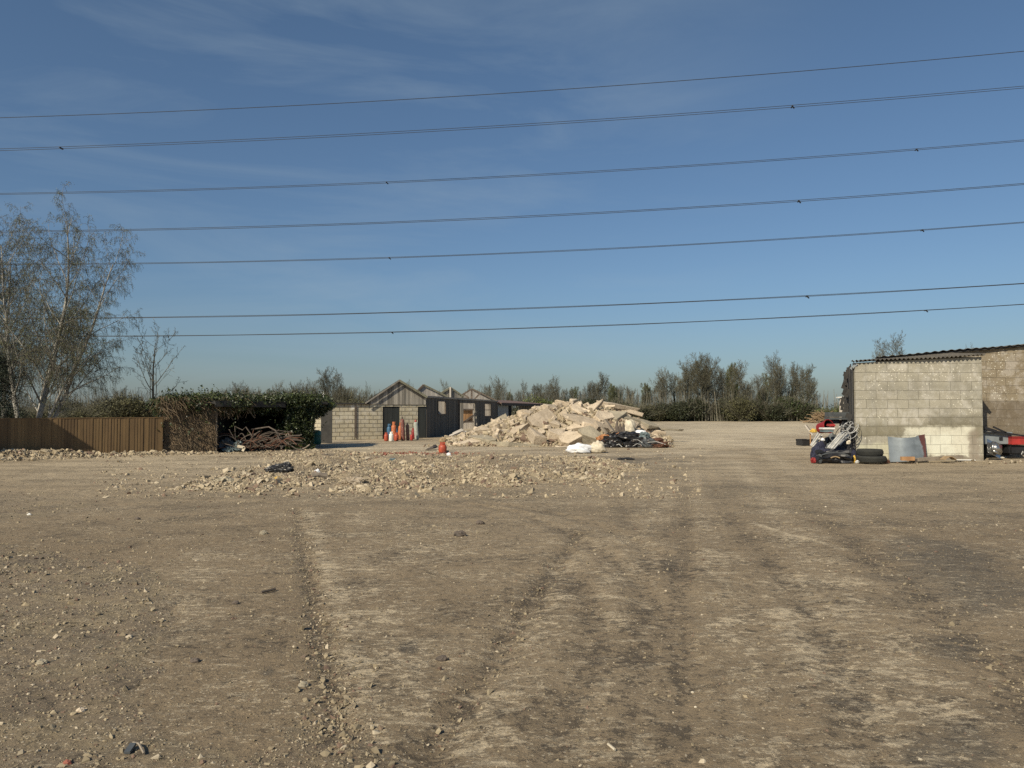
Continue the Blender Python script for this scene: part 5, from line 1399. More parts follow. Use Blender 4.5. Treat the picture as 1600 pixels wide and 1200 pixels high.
def build_heap():
    # core of small stuff
    nx, ny = 150, 80; xs = np.linspace(-4.5, 9.5, nx); ysv = np.linspace(34.6, 45.6, ny); X, Y = np.meshgrid(xs, ysv)
    Z = heap(X, Y) - .22 + .32 * (fbm(X * 1.6, Y * 1.6, 12, 4) - .45) * (heap(X, Y) > .05); Z = np.where(heap(X, Y) <= .02, -.25, Z)
    i = np.arange(nx * ny).reshape(ny, nx); q = np.stack([i[:-1, :-1], i[:-1, 1:], i[1:, 1:], i[1:, :-1]], -1).reshape(-1, 4)
    b = MB(); b.add(np.stack([X, Y, Z], -1).reshape(-1, 3), q)
    b.build('rubble_core', M['conc'], None, origin=(0, 0, 0), kind='stuff', label='packed fine rubble forming the body of the concrete heap')
    N = 44000; x = rgc.uniform(-4.6, 9.6, N); y = rgc.uniform(34.3, 43.5, N); h = heap(x, y)
    k = (h > .03) | ((rgc.uniform(0, 1, N) < .10) & (y < 36.5) & (x > -4.2) & (x < 7.5)); x, y, h = x[k], y[k], h[k]
    s = np.clip(np.exp(rgc.normal(math.log(.075), .55, len(x))), .025, .24)
    s = np.where(h > .03, s, s * .5)
    b = MB(); b.stones(np.stack([x, y, h - .09 * (h > .05) + s * .15 + .1 * (fbm(x * 1.6, y * 1.6, 12, 3) - .4) * (h > .05)], 1), s, STONES, rg=rgc)
    b.build('small_rubble', M['rubble'], None, origin=(0, 0, 0), kind='stuff', label='small lumps of broken concrete covering the heap')
    GR = 'broken concrete pieces in the heap'
    def on(x, y, Y=None):
        """point of the heap surface seen at pixel x, y"""
        best = None; r = ray(x, y)
        for Yt in np.arange(34.4, 44, .05):
            p = at(x, y, Yt)
            if p.z <= max(float(heap(p.x, Yt)), 0) + .02: best = p; break
        if best is None: best = at(x, y, 40.0)
        return best
    S = [  # x, y, width, depth, thick, rot (tilt about x, about y, turn), material, label
     (798,697,2.5,1.1,.26,(-6,4,-6),'conc_grey','long flat grey slab lying at the lower left foot of the heap'),
     (735,693,1.4,1.0,.24,(18,-6,12),'conc','pale slab with a dark undercut edge at the far left foot of the heap'),
     (762,688,2.0,1.0,.22,(8,5,-14),'conc_grey','slab resting across others at the left foot of the heap'),
     (777,660,1.5,.7,.20,(30,-28,24),'conc_grey','thin slab pointing up to the right on the left shoulder of the heap'),
     (812,674,1.4,.6,.35,(24,-34,30),'conc','elongated pale block slanting up on the left half of the heap'),
     (850,660,1.7,1.5,.28,(52,14,10),'conc','large pale slab tilted to face the yard, upper left of the heap middle'),
     (839,689,2.0,1.3,.9,(20,10,15),'conc','massive pale boulder at the front foot left of the middle'),
     (870,684,1.2,1.0,.7,(28,-8,40),'conc','pale block standing beside the massive boulder'),
     (893,691,1.6,1.1,.75,(35,-18,20),'conc','brownish block at the front foot of the heap, left of the square boulder'),
     (882,702,.9,.4,.2,(5,0,10),'conc','small flat piece lying loose in front of the heap'),
     (920,690,1.9,1.2,.95,(32,20,-20),'conc_grey','square grey boulder with a dark right side at the front middle'),
     (915,663,2.3,1.4,.30,(28,16,-14),'conc','large flat slab overhanging a dark gap in the middle of the heap'),
     (944,655,1.3,1.1,.3,(40,8,20),'conc','pale slab right of the overhanging slab'),
     (940,675,1.5,1.2,.7,(30,12,30),'conc','broad broken block above the white sack'),
     (928,640,1.7,.6,.24,(30,-40,34),'conc','long slab sticking up to the right at the top of the heap'),
     (906,643,1.2,.7,.25,(24,22,-16),'conc','slab leaning left against the upright top slab'),
     (957,650,1.6,1.2,.24,(24,-14,20),'conc_grey','flat slab with a shadowed edge high on the right half'),
     (975,655,1.8,1.0,.22,(18,10,-12),'conc_grey','grey flat slab high on the right shoulder'),
     (966,636,2.3,1.2,.24,(6,10,6),'conc','broad slab capping the upper right of the heap'),
     (985,644,1.9,1.0,.20,(-4,14,10),'conc','slab end jutting out at the upper right of the heap'),
     (988,667,1.2,.8,.5,(50,10,10),'conc','pale upright lump beside the white sheet'),
     (1008,662,1.6,.8,.22,(12,22,-24),'conc_grey','weathered slab propped at the right end of the heap'),
     (1037,677,1.0,.6,.22,(4,2,10),'conc','small squared slab lying off the right end of the heap'),
     (1018,676,1.3,.8,.3,(8,6,30),'conc','flat pale piece at the right foot of the heap'),
     (1045,671,1.6,.5,.10,(2,3,-8),'conc_grey','thin plate lying furthest right of the heap'),
     (860,640,1.2,.9,.5,(20,8,20),'conc','rounded block near the top left of the heap'),
     (880,634,1.1,.9,.5,(15,10,-20),'conc','pale block near the summit of the heap'),
     (896,630,.8,.6,.45,(15,0,30),'conc','small pale block on the very top of the heap'),
     (822,650,.9,.7,.5,(22,12,5),'conc','block on the upper left slope of the heap'),
     (900,676,1.3,1.0,.6,(35,-10,-30),'conc','pale wedge in the centre of the heap'),
     (868,668,.8,.7,.5,(30,0,10),'conc','small pale wedge left of the centre of the heap'),
     (755,676,.9,.6,.4,(22,-12,10),'conc','tilted block on the lower left slope'),
     (720,694,.8,.5,.18,(10,0,0),'conc','small flat piece at the far left tail of the heap')]
    for i, (x, y, sx, sy, sz, rt, mt, lb) in enumerate(S):
        if sz > .4: sx, sy, sz = sx * .8, sy * .8, sz * .8
        p = on(x, y); v, f = slab_mesh(rgc, sx, sy, sz, 6 if i % 3 else 5, .018)
        nm = 'concrete_slab' if sz < .32 else 'concrete_block'
        p += Vector((0, .1, sz * .12))
        chunk_obj(nm, v, f, M[mt], p, tuple(radians(a) for a in rt), label=lb, cat='concrete ' + ('slab' if sz < .32 else 'block'), group='big concrete pieces in the heap')
    P = [slab_mesh(rgc, 1.0 * a, .8 * a, c, 6, .02) for a, c in ((.9, .28), (.8, .45), (1.0, .2), (.75, .5), (.95, .35), (.85, .6), (1.1, .16))]
    protos = [chunk_obj('concrete_chunk', v, f, M['conc'], (0, 0, 0), (0, 0, 0), label='lump of pale broken concrete among the lesser lumps of the heap', cat='concrete chunk', group='lesser concrete lumps in the heap') for v, f in P]
    k = 0
    for j in range(235):
        for _ in range(30):
            x = rgc.uniform(-4.0, 8.2); y = rgc.uniform(34.9, 40.5)
            if heap(x, y) > .12: break
        s = float(np.clip(np.exp(rgc.normal(math.log(.48), .38)), .26, 1.0))
        s = min(s, .32 + .5 * float(heap(x, y))); z = float(heap(x, y)) + .04 * s
        o = protos[j % 7] if j < 7 else protos[j % 7].copy()
        if j >= 7: SC.collection.objects.link(o)
        o.location = (x, y, z); o.scale = (s, s, s * rgc.uniform(.7, 1.2)); o.rotation_euler = (radians(rgc.normal(18, 24)), radians(rgc.normal(0, 25)), rgc.uniform(0, 6.28))
build_heap()

# ------------------------------------------------------------ generic scrap shapes
def crumple(name, mat, c, size, seed, amp=.3, freq=2.0, sub=4, flat=True, rot=0.0, sharp=True, **tg):
    bm = bmesh.new(); bmesh.ops.create_icosphere(bm, subdivisions=sub, radius=1.0)
    v = np.array([tuple(q.co) for q in bm.verts]); f = np.array([[q.index for q in fc.verts] for fc in bm.faces]); bm.free()
    def n3(p, s, o): return (fbm(p[:, 0] * s + o + p[:, 2] * .7 * s, p[:, 1] * s - o + p[:, 2] * .6 * s, seed + int(o), 3) - .5)
    d = n3(v, freq, 3); e = np.abs(n3(v, freq * 2.2, 7)) if sharp else n3(v, freq * 2.2, 7)
    v = v * (1 + amp * 2 * d - amp * 1.6 * e)[:, None]
    v[:, 2] = np.where(v[:, 2] < -.55, -.55 + (v[:, 2] + .55) * .1, v[:, 2]); v[:, 2] += .55
    v *= np.array(size) / 2; v[:, 2] *= 1.25
    ca, sa = cos(rot), sin(rot); v = v @ np.array([[ca, sa, 0], [-sa, ca, 0], [0, 0, 1]])
    b = MB(); b.add(v + np.array(c), f); return b.build(name, mat, tg.pop('parent', None), smooth=not sharp, origin=c if tg.get('label') else None, **tg)
def gasbottle(name, label, x, ybase, wpx_, hpx, mat, Y=None, lean=(0, 0), collar=True, group='gas bottles against the block building', stack=0.0, capmat=None, cap=False):
    p = gnd(x, ybase) if Y is None else at(x, 640, Y)
    s = F / p.y; r = wpx_ / s / 2; h = hpx / s; z0 = 0 if not stack else stack
    root = thing(name, label, 'gas bottle', (p.x, p.y, z0), group); root['_w'] = [0, 0, 0]
    hb = h * (.82 if collar else .90)
    b = MB(); prof = [(r * .55, .0), (r * .9, .015), (r * .92, .05), (r, .09)]
    sh = r * .75
    prof += [(r, hb - sh)] + [(r * cos(a), hb - sh + sh * sin(a)) for a in np.radians([20, 40, 60, 76])] + [(.03, hb)]
    b.lathe(prof, 20); o = b.build('body', mat, root, smooth=True)
    b = MB()
    if collar:
        k = r * .62; n = 14; R1 = []
        for i in range(n):
            a0 = 2 * pi * i / 18 + .6; a1 = 2 * pi * (i + 1) / 18 + .6
            for aa, bb in ((a0, a1),):
                zt = h - .02 * abs(math.sin(i))
                b.add([(k * cos(aa), k * sin(aa), hb - .05), (k * cos(bb), k * sin(bb), hb - .05), (k * cos(bb), k * sin(bb), zt), (k * cos(aa), k * sin(aa), zt),
                       (k * .9 * cos(aa), k * .9 * sin(aa), hb - .05), (k * .9 * cos(bb), k * .9 * sin(bb), hb - .05), (k * .9 * cos(bb), k * .9 * sin(bb), zt), (k * .9 * cos(aa), k * .9 * sin(aa), zt)],
                      [(0, 1, 2, 3), (5, 4, 7, 6), (3, 2, 6, 7), (1, 5, 6, 2), (0, 3, 7, 4)])
        b.build('collar', capmat or mat, o)
        MB().tube([(0, 0, hb - .01), (0, 0, hb + .06)], .022, 8).tube([(0, 0, hb + .05), (.045, 0, hb + .05)], .015, 6).build('valve', M['rustdull'], o)
    else:
        q = r * .42
        MB().lathe([(q, hb - .02), (q, h - .05), (q * .7, h), (.01, h)], 12).build('cap' if cap else 'valve', capmat or M['rustdull'], o)
    root.rotation_euler = (radians(lean[0]), radians(lean[1]), random.uniform(-.4, .4))
    return root
GB = [('gas_bottle', 'small dull red gas bottle, first on the left of the row by the dark door', 603.5, 689, 7.2, 13.5, 'redorange', (0, 0), True, 0),
      ('gas_bottle', 'small white gas bottle in the front of the row', 611.3, 689.7, 7.0, 15.5, 'white', (0, 0), True, 0),
      ('gas_bottle', 'small orange-red gas bottle right of the white one', 619.3, 689, 7.4, 13.5, 'redorange', (0, 0), True, 0),
      ('gas_bottle', 'blue gas bottle standing above the red and white bottles', 608, 686.0, 7.2, 24.0, 'bluebot', (0, 0), True, 0),
      ('gas_bottle', 'orange gas bottle standing higher than the blue one beside it', 615.3, 686.8, 7.6, 28.0, 'orange', (0, 0), True, 0),
      ('gas_bottle', 'blue gas bottle half hidden behind the orange-red bottle', 619.0, 686.0, 7.0, 17.0, 'bluebot', (0, 0), True, 0),
      ('gas_bottle', 'orange gas bottle leaning against the tall maroon cylinder', 624.5, 687.0, 7.0, 27.0, 'orange', (0, 4), True, 0),
      ('gas_cylinder', 'tallest cylinder, maroon with flaking pale paint', 630.0, 688.5, 6.4, 37.5, 'maroon', (0, -3), False, 0),
      ('gas_cylinder', 'plain brown cylinder right of the flaking maroon one', 637.3, 688.0, 5.6, 28.0, 'browncyl', (0, -3), False, 0),
      ('gas_bottle', 'bright red gas bottle propped up behind the brown cylinder', 641.5, 684.4, 7.6, 29.0, 'red', (0, -6), True, 0),
      ('gas_bottle', 'dark red gas bottle in the shade beside the grey cylinder', 646.0, 685.5, 6.6, 17.0, 'darkred', (0, 0), True, 0),
      ('fire_extinguisher', 'small bright pinkish-red extinguisher in front of the row', 643.2, 688.2, 4.8, 10.5, 'red', (0, 0), False, 0),
      ('gas_cylinder', 'tall grey cylinder with a red cap at the right end of the row', 651.5, 687.0, 7.0, 31.0, 'greycyl', (0, -5), False, 0)]
for (nm, lb, x, yb, w, h, mt, ln, col, st) in GB:
    gasbottle(nm, lb, x, yb, w, h, M[mt], None, ln, col, capmat=M['red'] if nm == 'gas_cylinder' and mt == 'greycyl' else None, cap=True)
# green barrel
p = gnd(494.5, 694); b = MB(); r = 7.2 / (F / p.y); h = 21.0 / (F / p.y)
root = thing('green_barrel', 'green plastic barrel standing between the ivy wall and the block building', 'barrel', (p.x, p.y, 0)); root['_w'] = [0, 0, 0]
b.lathe([(r * .9, 0), (r, .05), (r, h * .3), (r * 1.03, h * .33), (r * 1.03, h * .36), (r, h * .39), (r, h * .66), (r * 1.03, h * .69), (r * 1.03, h * .72), (r, h * .75), (r * .98, h * .93), (r * .8, h)], 24); b.build('body', M['greenpl'], root, smooth=True)
MB().lathe([(r * .62, h), (r * .62, h + .03), (.02, h + .035)], 20).build('lid', M['greenpl'], root)
# pallet-coloured dark post beside it
p = at(510.5, 640, 38.6); MB().box((p.x, p.y, .86), (.56, .07, 1.72)).build('dark_board', M['roofdark'], None, label='tall dark upright board between the green barrel and the block wall', cat='board')

# orange bottle in the rubble and the dark plate beside it
g = gasbottle('squat_gas_bottle', 'squat red-orange gas bottle with a torn pinkish top standing in the rubble', 691.5, 707.5, 13, 17, M['redorange'], group=None)
g['_x'] = 1
p = G3(692, 706); zt = p.z + 15 / (F / p.y)
crumple('torn_cover', M['cardboard'], (p.x, p.y, zt), (.28, .2, .2), 5, .4, label='torn pale cover lying on top of the squat gas bottle', cat='cover')
crumple('base_stones', M['conc'], (p.x + .02, p.y - .22, onz(p.x, p.y - .2)), (.5, .2, .14), 6, .4, label='two pale stones at the foot of the squat gas bottle', cat='stone')
a = G3(663, 704, .02); c = G3(681, 703, .05)
b = MB(); b.prism([(a.x, a.y, a.z), (a.x + .35, a.y + .1, a.z + .08), (c.x - .12, c.y, c.z + .14), (c.x, c.y, c.z + .02)], (0.05, .5, .03)); b.build('dark_plate', M['rustdull'], None, label='bent dark steel plate lying left of the squat gas bottle', cat='steel plate')

# timber offcuts by the workshop doorway
for i, (x0, y0, x1, y1, w) in enumerate(((700,683,718,676,.14),(703,681,724,672,.16),(706,684,728,679,.15),(712,680,729,674,.12),(699,685,712,679,.12),(715,684,733,681,.14),(708,677,722,670.5,.1))):
    Y = 44.5 + i * .12; a, c = at(x0, y0, Y), at(x1, y1, Y + .6); a.z = max(a.z, .03)
    MB().bar(a, c, w, .05, roll=.3).build('timber_offcut', M['timber_pale'], None, label='bleached timber offcut in the loose stack at the workshop door', cat='timber', group='timber offcuts at the workshop door')

# ------------------------------------------------------------ steel rods heaped in front of the ivy shed
rgs = np.random.default_rng(31)
def arc_rod(p0, p1, bow, r, k=10, side=0.0):
    t = np.linspace(0, 1, k)[:, None]; P0, P1 = np.array(p0), np.array(p1)
    return P0 * (1 - t) + P1 * t + np.array([side, 0, bow]) * np.sin(t * pi)
cen = gnd(412, 705.2)
for i in range(74):
    a_ = rgs.uniform(0, 1); x0 = cen.x + rgs.uniform(-1.25, .9); y0 = cen.y + rgs.uniform(-.6, .7)
    L_ = rgs.uniform(.7, 2.0); an = rgs.normal(.42, .45); dirx = 1 if rgs.uniform() < .75 else -1
    top = max(0.08, .95 - abs(x0 + .4 - cen.x) * .45)
    z0 = rgs.uniform(.02, .35)
    x1 = np.clip(x0 + dirx * L_ * cos(an), cen.x - 1.7, cen.x + 1.55); z1 = np.clip(z0 + L_ * sin(an) * .6, .03, top)
    r = rgs.uniform(.009, .02)
    MB().tube(arc_rod((x0, y0, z0), (x1, y0 + rgs.uniform(-.5, .5), z1), rgs.uniform(.0, .28), r), r, 5).build('steel_rod', M['rust'] if rgs.uniform() < .45 else M['rustdull'], None,
        label='thin bent steel rod in the tangle in front of the ivy shed', cat='steel rod', group='bent steel rods in front of the ivy shed')
def pxrod(pts, Y, r, mat, label, name='bent_tube', cat='tube'):
    P = [at(x, y, Y + d) for (x, y, d) in pts]
    for q in P: q.z = max(q.z, r)
    MB().tube(P, r, 6).build(name, M[mat], None, label=label, cat=cat)
pxrod([(393,671,.1),(420,667,0),(431,673,-.1),(438,690,-.2),(440,702,-.3)], 30.8, .03, 'rustdull', 'grey steel tube arching over the top of the rod tangle')
pxrod([(358,671,0),(368,688,0),(367,666,0),(379,672,0),(384,667,0),(394,681,0)], 30.2, .022, 'rustdull', 'zigzag bent tube standing at the left of the rod tangle')
pxrod([(431,673,0),(446,690,-.2),(462,701,-.4),(472,703,-.6)], 31.0, .02, 'rustdull', 'bent bar trailing down to the right of the rod tangle')
pxrod([(484,694.5,0),(478,699,0),(470,703,0)], 31.0, .025, 'plank', 'pale bent strip sticking out right of the rod tangle', 'bent_strip', 'strip')
pxrod([(447,681,0),(450,676,0),(454,684,0),(448,686,0)], 31.2, .035, 'plank', 'small pale looped strap at the right of the rod tangle', 'loop', 'strap')
p = gnd(362, 706)
for i, (x, y, sx, sz, mt, lb) in enumerate(((352,703,.8,.55,'greypl','crumpled dark grey sheet at the left foot of the rod tangle'),(366,705.5,.6,.3,'teal','crumpled blue-grey sheet below the dark sheet by the ivy shed'),(372,695,.35,.2,'teal','small blue-grey folded piece on the left of the rod tangle'),(357,706,.5,.22,'teal','flattened blue-grey scrap at the very front of the ivy shed'),(340,703,.5,.4,'greypl','grey bundle tight against the corner post of the ivy shed'))):
    q = gnd(x, max(y, 705.5)); crumple('crumpled_sheet', M[mt], (q.x, q.y, 0 if y > 700 else .25), (sx, .4, sz), 40 + i, .55, 3, label=lb, cat='scrap sheet')
b = MB(); a, c, d = at(371, 697, 29.9), at(382, 699, 29.9), at(379, 705, 29.9)
b.bar(a, c, .03, .1); b.bar(c, d, .03, .09); b.build('cream_bracket', M['bagcream'], None, label='cream bent bracket at the front left of the rod tangle', cat='bracket')
q = G3(331, 705); crumple('pale_rag', M['plank'], (q.x, q.y, q.z), (.2, .15, .35), 3, .4, label='pale rag leaning on the brown panel by the corner post', cat='rag')

# scraps in the rubble bed
for (x, y, sx, sy, sz, mt, nm, lb) in (
    (437,741,.75,.3,.24,'blackpl','black_sack','crumpled black sack lying in the rubble bed'),
    (447,738,.3,.2,.2,'blackpl','black_sack','small black scrap right of the crumpled sack in the rubble bed'),
    (434,754.5,.16,.12,.08,'yellow','yellow_scrap','small yellow scrap at the front of the rubble bed'),
    (393,754,.35,.2,.06,'bagwhite','pale_scrap','flat whitish scrap at the front left of the rubble bed'),
    (496,745,.14,.1,.12,'bagwhite','white_scrap','small white scrap on top of the grey log in the rubble bed'),
    (613,723,.22,.15,.1,'teal','blue_grey_scrap','small blue-grey scrap in the rear of the rubble bed'),
    (701,712.5,.16,.12,.12,'bagwhite','white_scrap','little white lump just in front of the squat gas bottle'),
    (978,718,.7,.16,.10,'blackpl','black_rag','black rag lying flat in front of the dark scrap heap'),
    (352,761,.5,.3,.16,'conc_grey','grey_lump','dark grey lump at the front left edge of the rubble bed'),
    (553,758,.5,.3,.18,'conc','pale_lump','pale lump at the front edge of the rubble bed')):
    p = G3(x, y); crumple(nm, M[mt], (p.x, p.y, p.z - .01), (sx, sy, sz), int(x), .45, 2.6, label=lb, cat=nm.replace('_', ' '))
a, c = G3(487, 751, .07), G3(510, 750, .07)
MB().tube([a, (a + c) / 2 + Vector((0, 0, .02)), c], [.08, .07, .075], 8).build('grey_log', M['plank'], None, label='short grey log lying in the front of the rubble bed', cat='log')
for (x_, y_, n_, rx, ry, lb) in ((662, 709.5, 330, 1.0, .7, 'crushed red brick beside the squat gas bottle'), (628, 713, 200, .8, .6, 'smaller spread of crushed red brick left of the squat gas bottle')):
    p = G3(x_, y_); q = rgs.normal(0, 1, (n_, 2)); xx = p.x + q[:, 0] * rx; yy = p.y + q[:, 1] * ry; s_ = np.clip(np.exp(rgs.normal(math.log(.028), .5, n_)), .01, .08)
    b = MB(); b.stones(np.stack([xx, yy, GZ(xx, yy) + s_ * .4], 1), s_, STONES, rg=rgs); b.build('brick_rubble', M['brickred'], None, kind='stuff', label=lb)

# lone scraps and lumps on the near ground
for (x, y, s, mt, nm, lb) in (
    (46,805,.055,'white','paper_scrap','bright white scrap standing up on the grey ground near the left edge'),
    (750,820,.10,'rustdull','dark_clod','dark clod on the bare slab ahead of the rubble bed'),
    (718,839,.13,'rustdull','dark_flake','flat dark flake in front of the dark clod'),
    (368,945,.05,'rustdull','dark_stone','small dark stone left of the crumbled slab edge'),
    (305,1036,.05,'rustdull','dark_stone','dark stone among the gravel at lower left'),
    (474,1075,.05,'conc_grey','green_grey_stone','grey-green stone just left of the slab edge'),
    (691,1033,.06,'rustdull','dark_stain_stone','low dark stone in the damp spot on the slab'),
    (1082,1084,.016,'bagcream','white_pebble','white pebble low on the right of the middle track'),
    (1087,1108,.014,'bagcream','white_pebble','lower of the two white pebbles by the middle track'),
    (1438,1191,.016,'bagcream','white_pebble','white pebble at the bottom right edge'),
    (105,1196,.035,'brickred','brick_bit','broken orange brick bit at the bottom left'),
    (65,1038,.06,'conc_grey','flat_stone','flat grey stone in the rough ground at left'),
    (127,1111,.04,'conc','pale_stone','pale stone in the rough ground at lower left'),
    (214,813,.07,'rustdull','dark_clod','dark clod alone on the sandy ground at left'),
    (1290,792,.03,'bagcream','white_pebble','white pebble far right of the wheel tracks'),
    (412,835,.1,'conc_grey','flat_flake','flat flake of stone ahead of the rubble bed')):
    p = G3(x, y); crumple(nm, M[mt], (p.x, p.y, p.z - s * .1), (s * 1.3, s, s * .7), int(x) + 3, .35, 2.2, 3, label=lb, cat=nm.replace('_', ' '))
a, c = G3(950, 1170, .012), G3(961, 1178, .01); MB().tube([a, c], .007, 6).build('twig', M['bagcream'], None, label='short pale stick lying near the bottom of the middle track', cat='stick')
a, c = G3(198, 1182, .01), G3(208, 1172, .02); b = MB(); b.bar(a, c, .03, .012); b.build('grey_shard', M['greypl'], None, label='dull blue-grey shard in the rough ground at lower left', cat='shard')
a, m_, c = G3(208, 1169, .02), G3(217, 1173, .025), G3(225, 1183, .01); MB().tube([a, m_, c], .006, 5).build('bent_twig', M['plank'], None, label='bent twig beside the dull blue-grey shard', cat='twig')
a, c = G3(408, 930, .02), G3(430, 924, .02); MB().tube([a, (a + c) / 2, c], .012, 5).build('dark_stick', M['rustdull'], None, label='dark stick lying on the ground left of the slab edge', cat='stick')

# ------------------------------------------------------------ dark scrap in front of the concrete heap
def P_(x, y, Y): return at(x, y, Y)
Ys = 34.2
p = gnd(909, 707); crumple('white_sack', M['bagwhite'], (p.x, p.y, 0), (1.05, .6, .35), 61, .42, 1.1, 4, rot=.2, sharp=False, label='bright white sack slumped at the foot of the concrete heap', cat='sack')
p = gnd(934, 707); crumple('cream_sack', M['bagcream'], (p.x, p.y, 0), (.62, .4, .45), 62, .35, 1.3, 4, sharp=False, label='grubby cream sack right of the bright white sack', cat='sack')
p = P_(1003, 681, 35.6); crumple('white_sheet', M['bagwhite'], (p.x - .1, p.y, .35), (.85, .5, .42), 63, .35, 1.0, 4, sharp=False, label='white plastic sheet bulging out over the dark scrap', cat='plastic sheet')
p = P_(984, 668, 36.2); crumple('white_sheet', M['bagcream'], (p.x, p.y, .55), (.55, .45, .72), 64, .35, 1.0, 4, sharp=False, label='off-white upright bundle above the bulging plastic sheet', cat='bundle')
for i, (x, y, sx, sy, sz, z, mt, lb) in enumerate((
    (955,704,1.1,.7,.6,0,'blackpl','large black plastic bag at the left of the dark scrap heap'),
    (990,703,1.2,.7,.55,0,'blackpl','glossy black bag in the middle of the dark scrap heap'),
    (975,692,1.5,.7,.35,.35,'blackpl','black sheet draped over the top of the dark scrap heap'),
    (1010,700,.9,.6,.45,0,'greypl','dark grey crumpled bag right in the dark scrap heap'),
    (1005,690,.5,.4,.3,.4,'teal','small grey-blue folded thing on the dark scrap heap'),
    (966,701,.5,.3,.25,.08,'cardboard','yellowish torn board at the front of the dark scrap heap'),
    (1030,703,.9,.5,.25,0,'rust','rusty crumpled sheet at the right end of the dark scrap heap'),
    (945,694,.7,.4,.3,.3,'copper','orange torn sheet at the upper left of the dark scrap heap'),
    (1026,692,.6,.4,.2,.22,'rust','rusty bent panel above the right end of the dark scrap heap'))):
    g = at(x, 640, Ys + .1 * (i % 3)); crumple('scrap_bag' if 'bag' in lb else 'scrap_sheet', M[mt], (g.x, g.y, z), (sx, sy, sz), 70 + i, .5, 2.2, 4, label=lb, cat='bag' if 'bag' in lb else 'scrap sheet')
for i, (x0, y0, x1, y1, r, mt, lb) in enumerate((
    (928,694,950,678,.025,'rust','rusty bar slanting up left of the orange sheet'),
    (935,692,968,676,.04,'copper','orange-brown slat over the left of the dark scrap'),
    (940,690,972,682,.03,'rust','rusty bar across the upper left of the dark scrap'),
    (1000,696,1046,690,.035,'rust','long rusty bar pointing right from the dark scrap'),
    (1005,700,1048,697,.035,'rust','lower long rusty bar pointing right from the dark scrap'),
    (1010,688,1032,692,.03,'darkred','dark red strip on the right of the dark scrap'),
    (1008,706,1044,703,.04,'cardboard','pale strip along the bottom right of the dark scrap'),
    (1010,672,1011,682,.02,'rust','short rusty stake standing on the right of the dark scrap'),
    (1001,680,1004,690,.02,'rustdull','short dark stake in the middle right of the dark scrap'),
    (945,656,959,676,.085,'plank','weathered grey post slanting down across the heap front'),
    (940,668,950,680,.06,'plank','short weathered post stub left of the slanting post'),
    (1046,688,1048,699,.03,'plank','small upright stub at the far right of the dark scrap'))):
    a, c = at(x0, y0, Ys + .5), at(x1, y1, Ys + .2)
    MB().bar(a, c, r * 2, r * 1.4).build('scrap_bar', M[mt], None, label=lb, cat='bar')
for i, (x, y0, y1, w, lb) in enumerate(((964,656,682,.10,'tall brown stake, tallest and first of the three broken stakes'),(969,660,684,.12,'broad brown stake in the middle of the three broken stakes'),(974,661,683,.11,'right-hand brown stake of the three broken stakes'))):
    a, c = at(x + 1, y1, 35.2), at(x, y0, 35.3)
    b = MB(); b.prism([(a.x - w, a.y, a.z), (a.x + w, a.y, a.z), (c.x + w * .5, c.y, c.z - .15), (c.x, c.y, c.z), (c.x - w * .8, c.y, c.z - .3)], (0, .08, 0)); b.build('broken_stake', M['rustdull'], None, label=lb, cat='stake')
for i in range(46):
    x = rgs.uniform(940, 1044); Y = Ys + rgs.uniform(-.5, .5); z = rgs.uniform(.04, .55) * (1 if x < 1005 else .5); a = at(x, 640, Y); a.z = z
    v = Vector((rgs.normal(.25, .35), rgs.normal(0, .15), rgs.normal(0, .14))); c = a + v; c.z = max(c.z, .03); m_ = (a + c) / 2 + Vector((0, 0, rgs.uniform(0, .12)))
    MB().tube([a, m_, c], rgs.uniform(.008, .02), 5).build('scrap_rod', M[['rust', 'rustdull', 'blackpl', 'alu'][int(rgs.integers(0, 4))]], None, label='thin bent strip in the dark scrap heap below the concrete', cat='metal strip', group='thin strips in the dark scrap heap')

# ------------------------------------------------------------ things by the block shed
Yw = 25.05
def tyre(x, ytop, ybot, w, Y, label):
    c = at(x, (ytop + ybot) / 2, Y); R = w / (F / Y) / 2; h = (ybot - ytop) / (F / Y)
    root = thing('tyre', label, 'tyre', (c.x, c.y, c.z - h / 2), 'tyres by the block shed'); root['_w'] = [0, 0, 0]
    prof = []; n = 12
    for i in range(n + 1):
        a = -pi / 2 + pi * i / n; prof.append((R * .80 + R * .20 * max(cos(a), 0) ** .45, h / 2 + h / 2 * np.sign(sin(a)) * abs(sin(a)) ** .6))
    inner = [(R * .55, h * .93), (R * .55, h * .90), (R * .62, h * .8), (R * .78, h * .7), (R * .8, h * .3), (R * .62, h * .2), (R * .55, h * .1), (R * .55, h * .07)]
    pr = prof + inner; s = 36; v = [(r * cos(2 * pi * i / s), r * sin(2 * pi * i / s), z) for r, z in pr for i in range(s)]; m_ = len(pr)
    f = [(j * s + i, j * s + (i + 1) % s, ((j + 1) % m_) * s + (i + 1) % s, ((j + 1) % m_) * s + i) for j in range(m_) for i in range(s)]
    b = MB(); b.add(v, f); b.build('carcass', M['rubber'], root, smooth=True)
    b = MB()
    for i in range(60):
        a = 2 * pi * i / 60
        for z, o in ((h * .36, 0), (h * .5, .5), (h * .64, 0)):
            aa = a + o * 2 * pi / 60; b.box((R * 1.0 * cos(aa), R * 1.0 * sin(aa), z), (.02, R * .08, h * .11), Matrix.Rotation(aa, 3, 'Z'))
    b.build('tread', M['rubber'], root)
tyre(1361.5, 712, 722, 43, 24.1, 'lower tyre lying flat against the foot of the block shed')
tyre(1359, 701.5, 711.8, 38, 24.25, 'upper tyre stacked on the other tyre at the block shed')
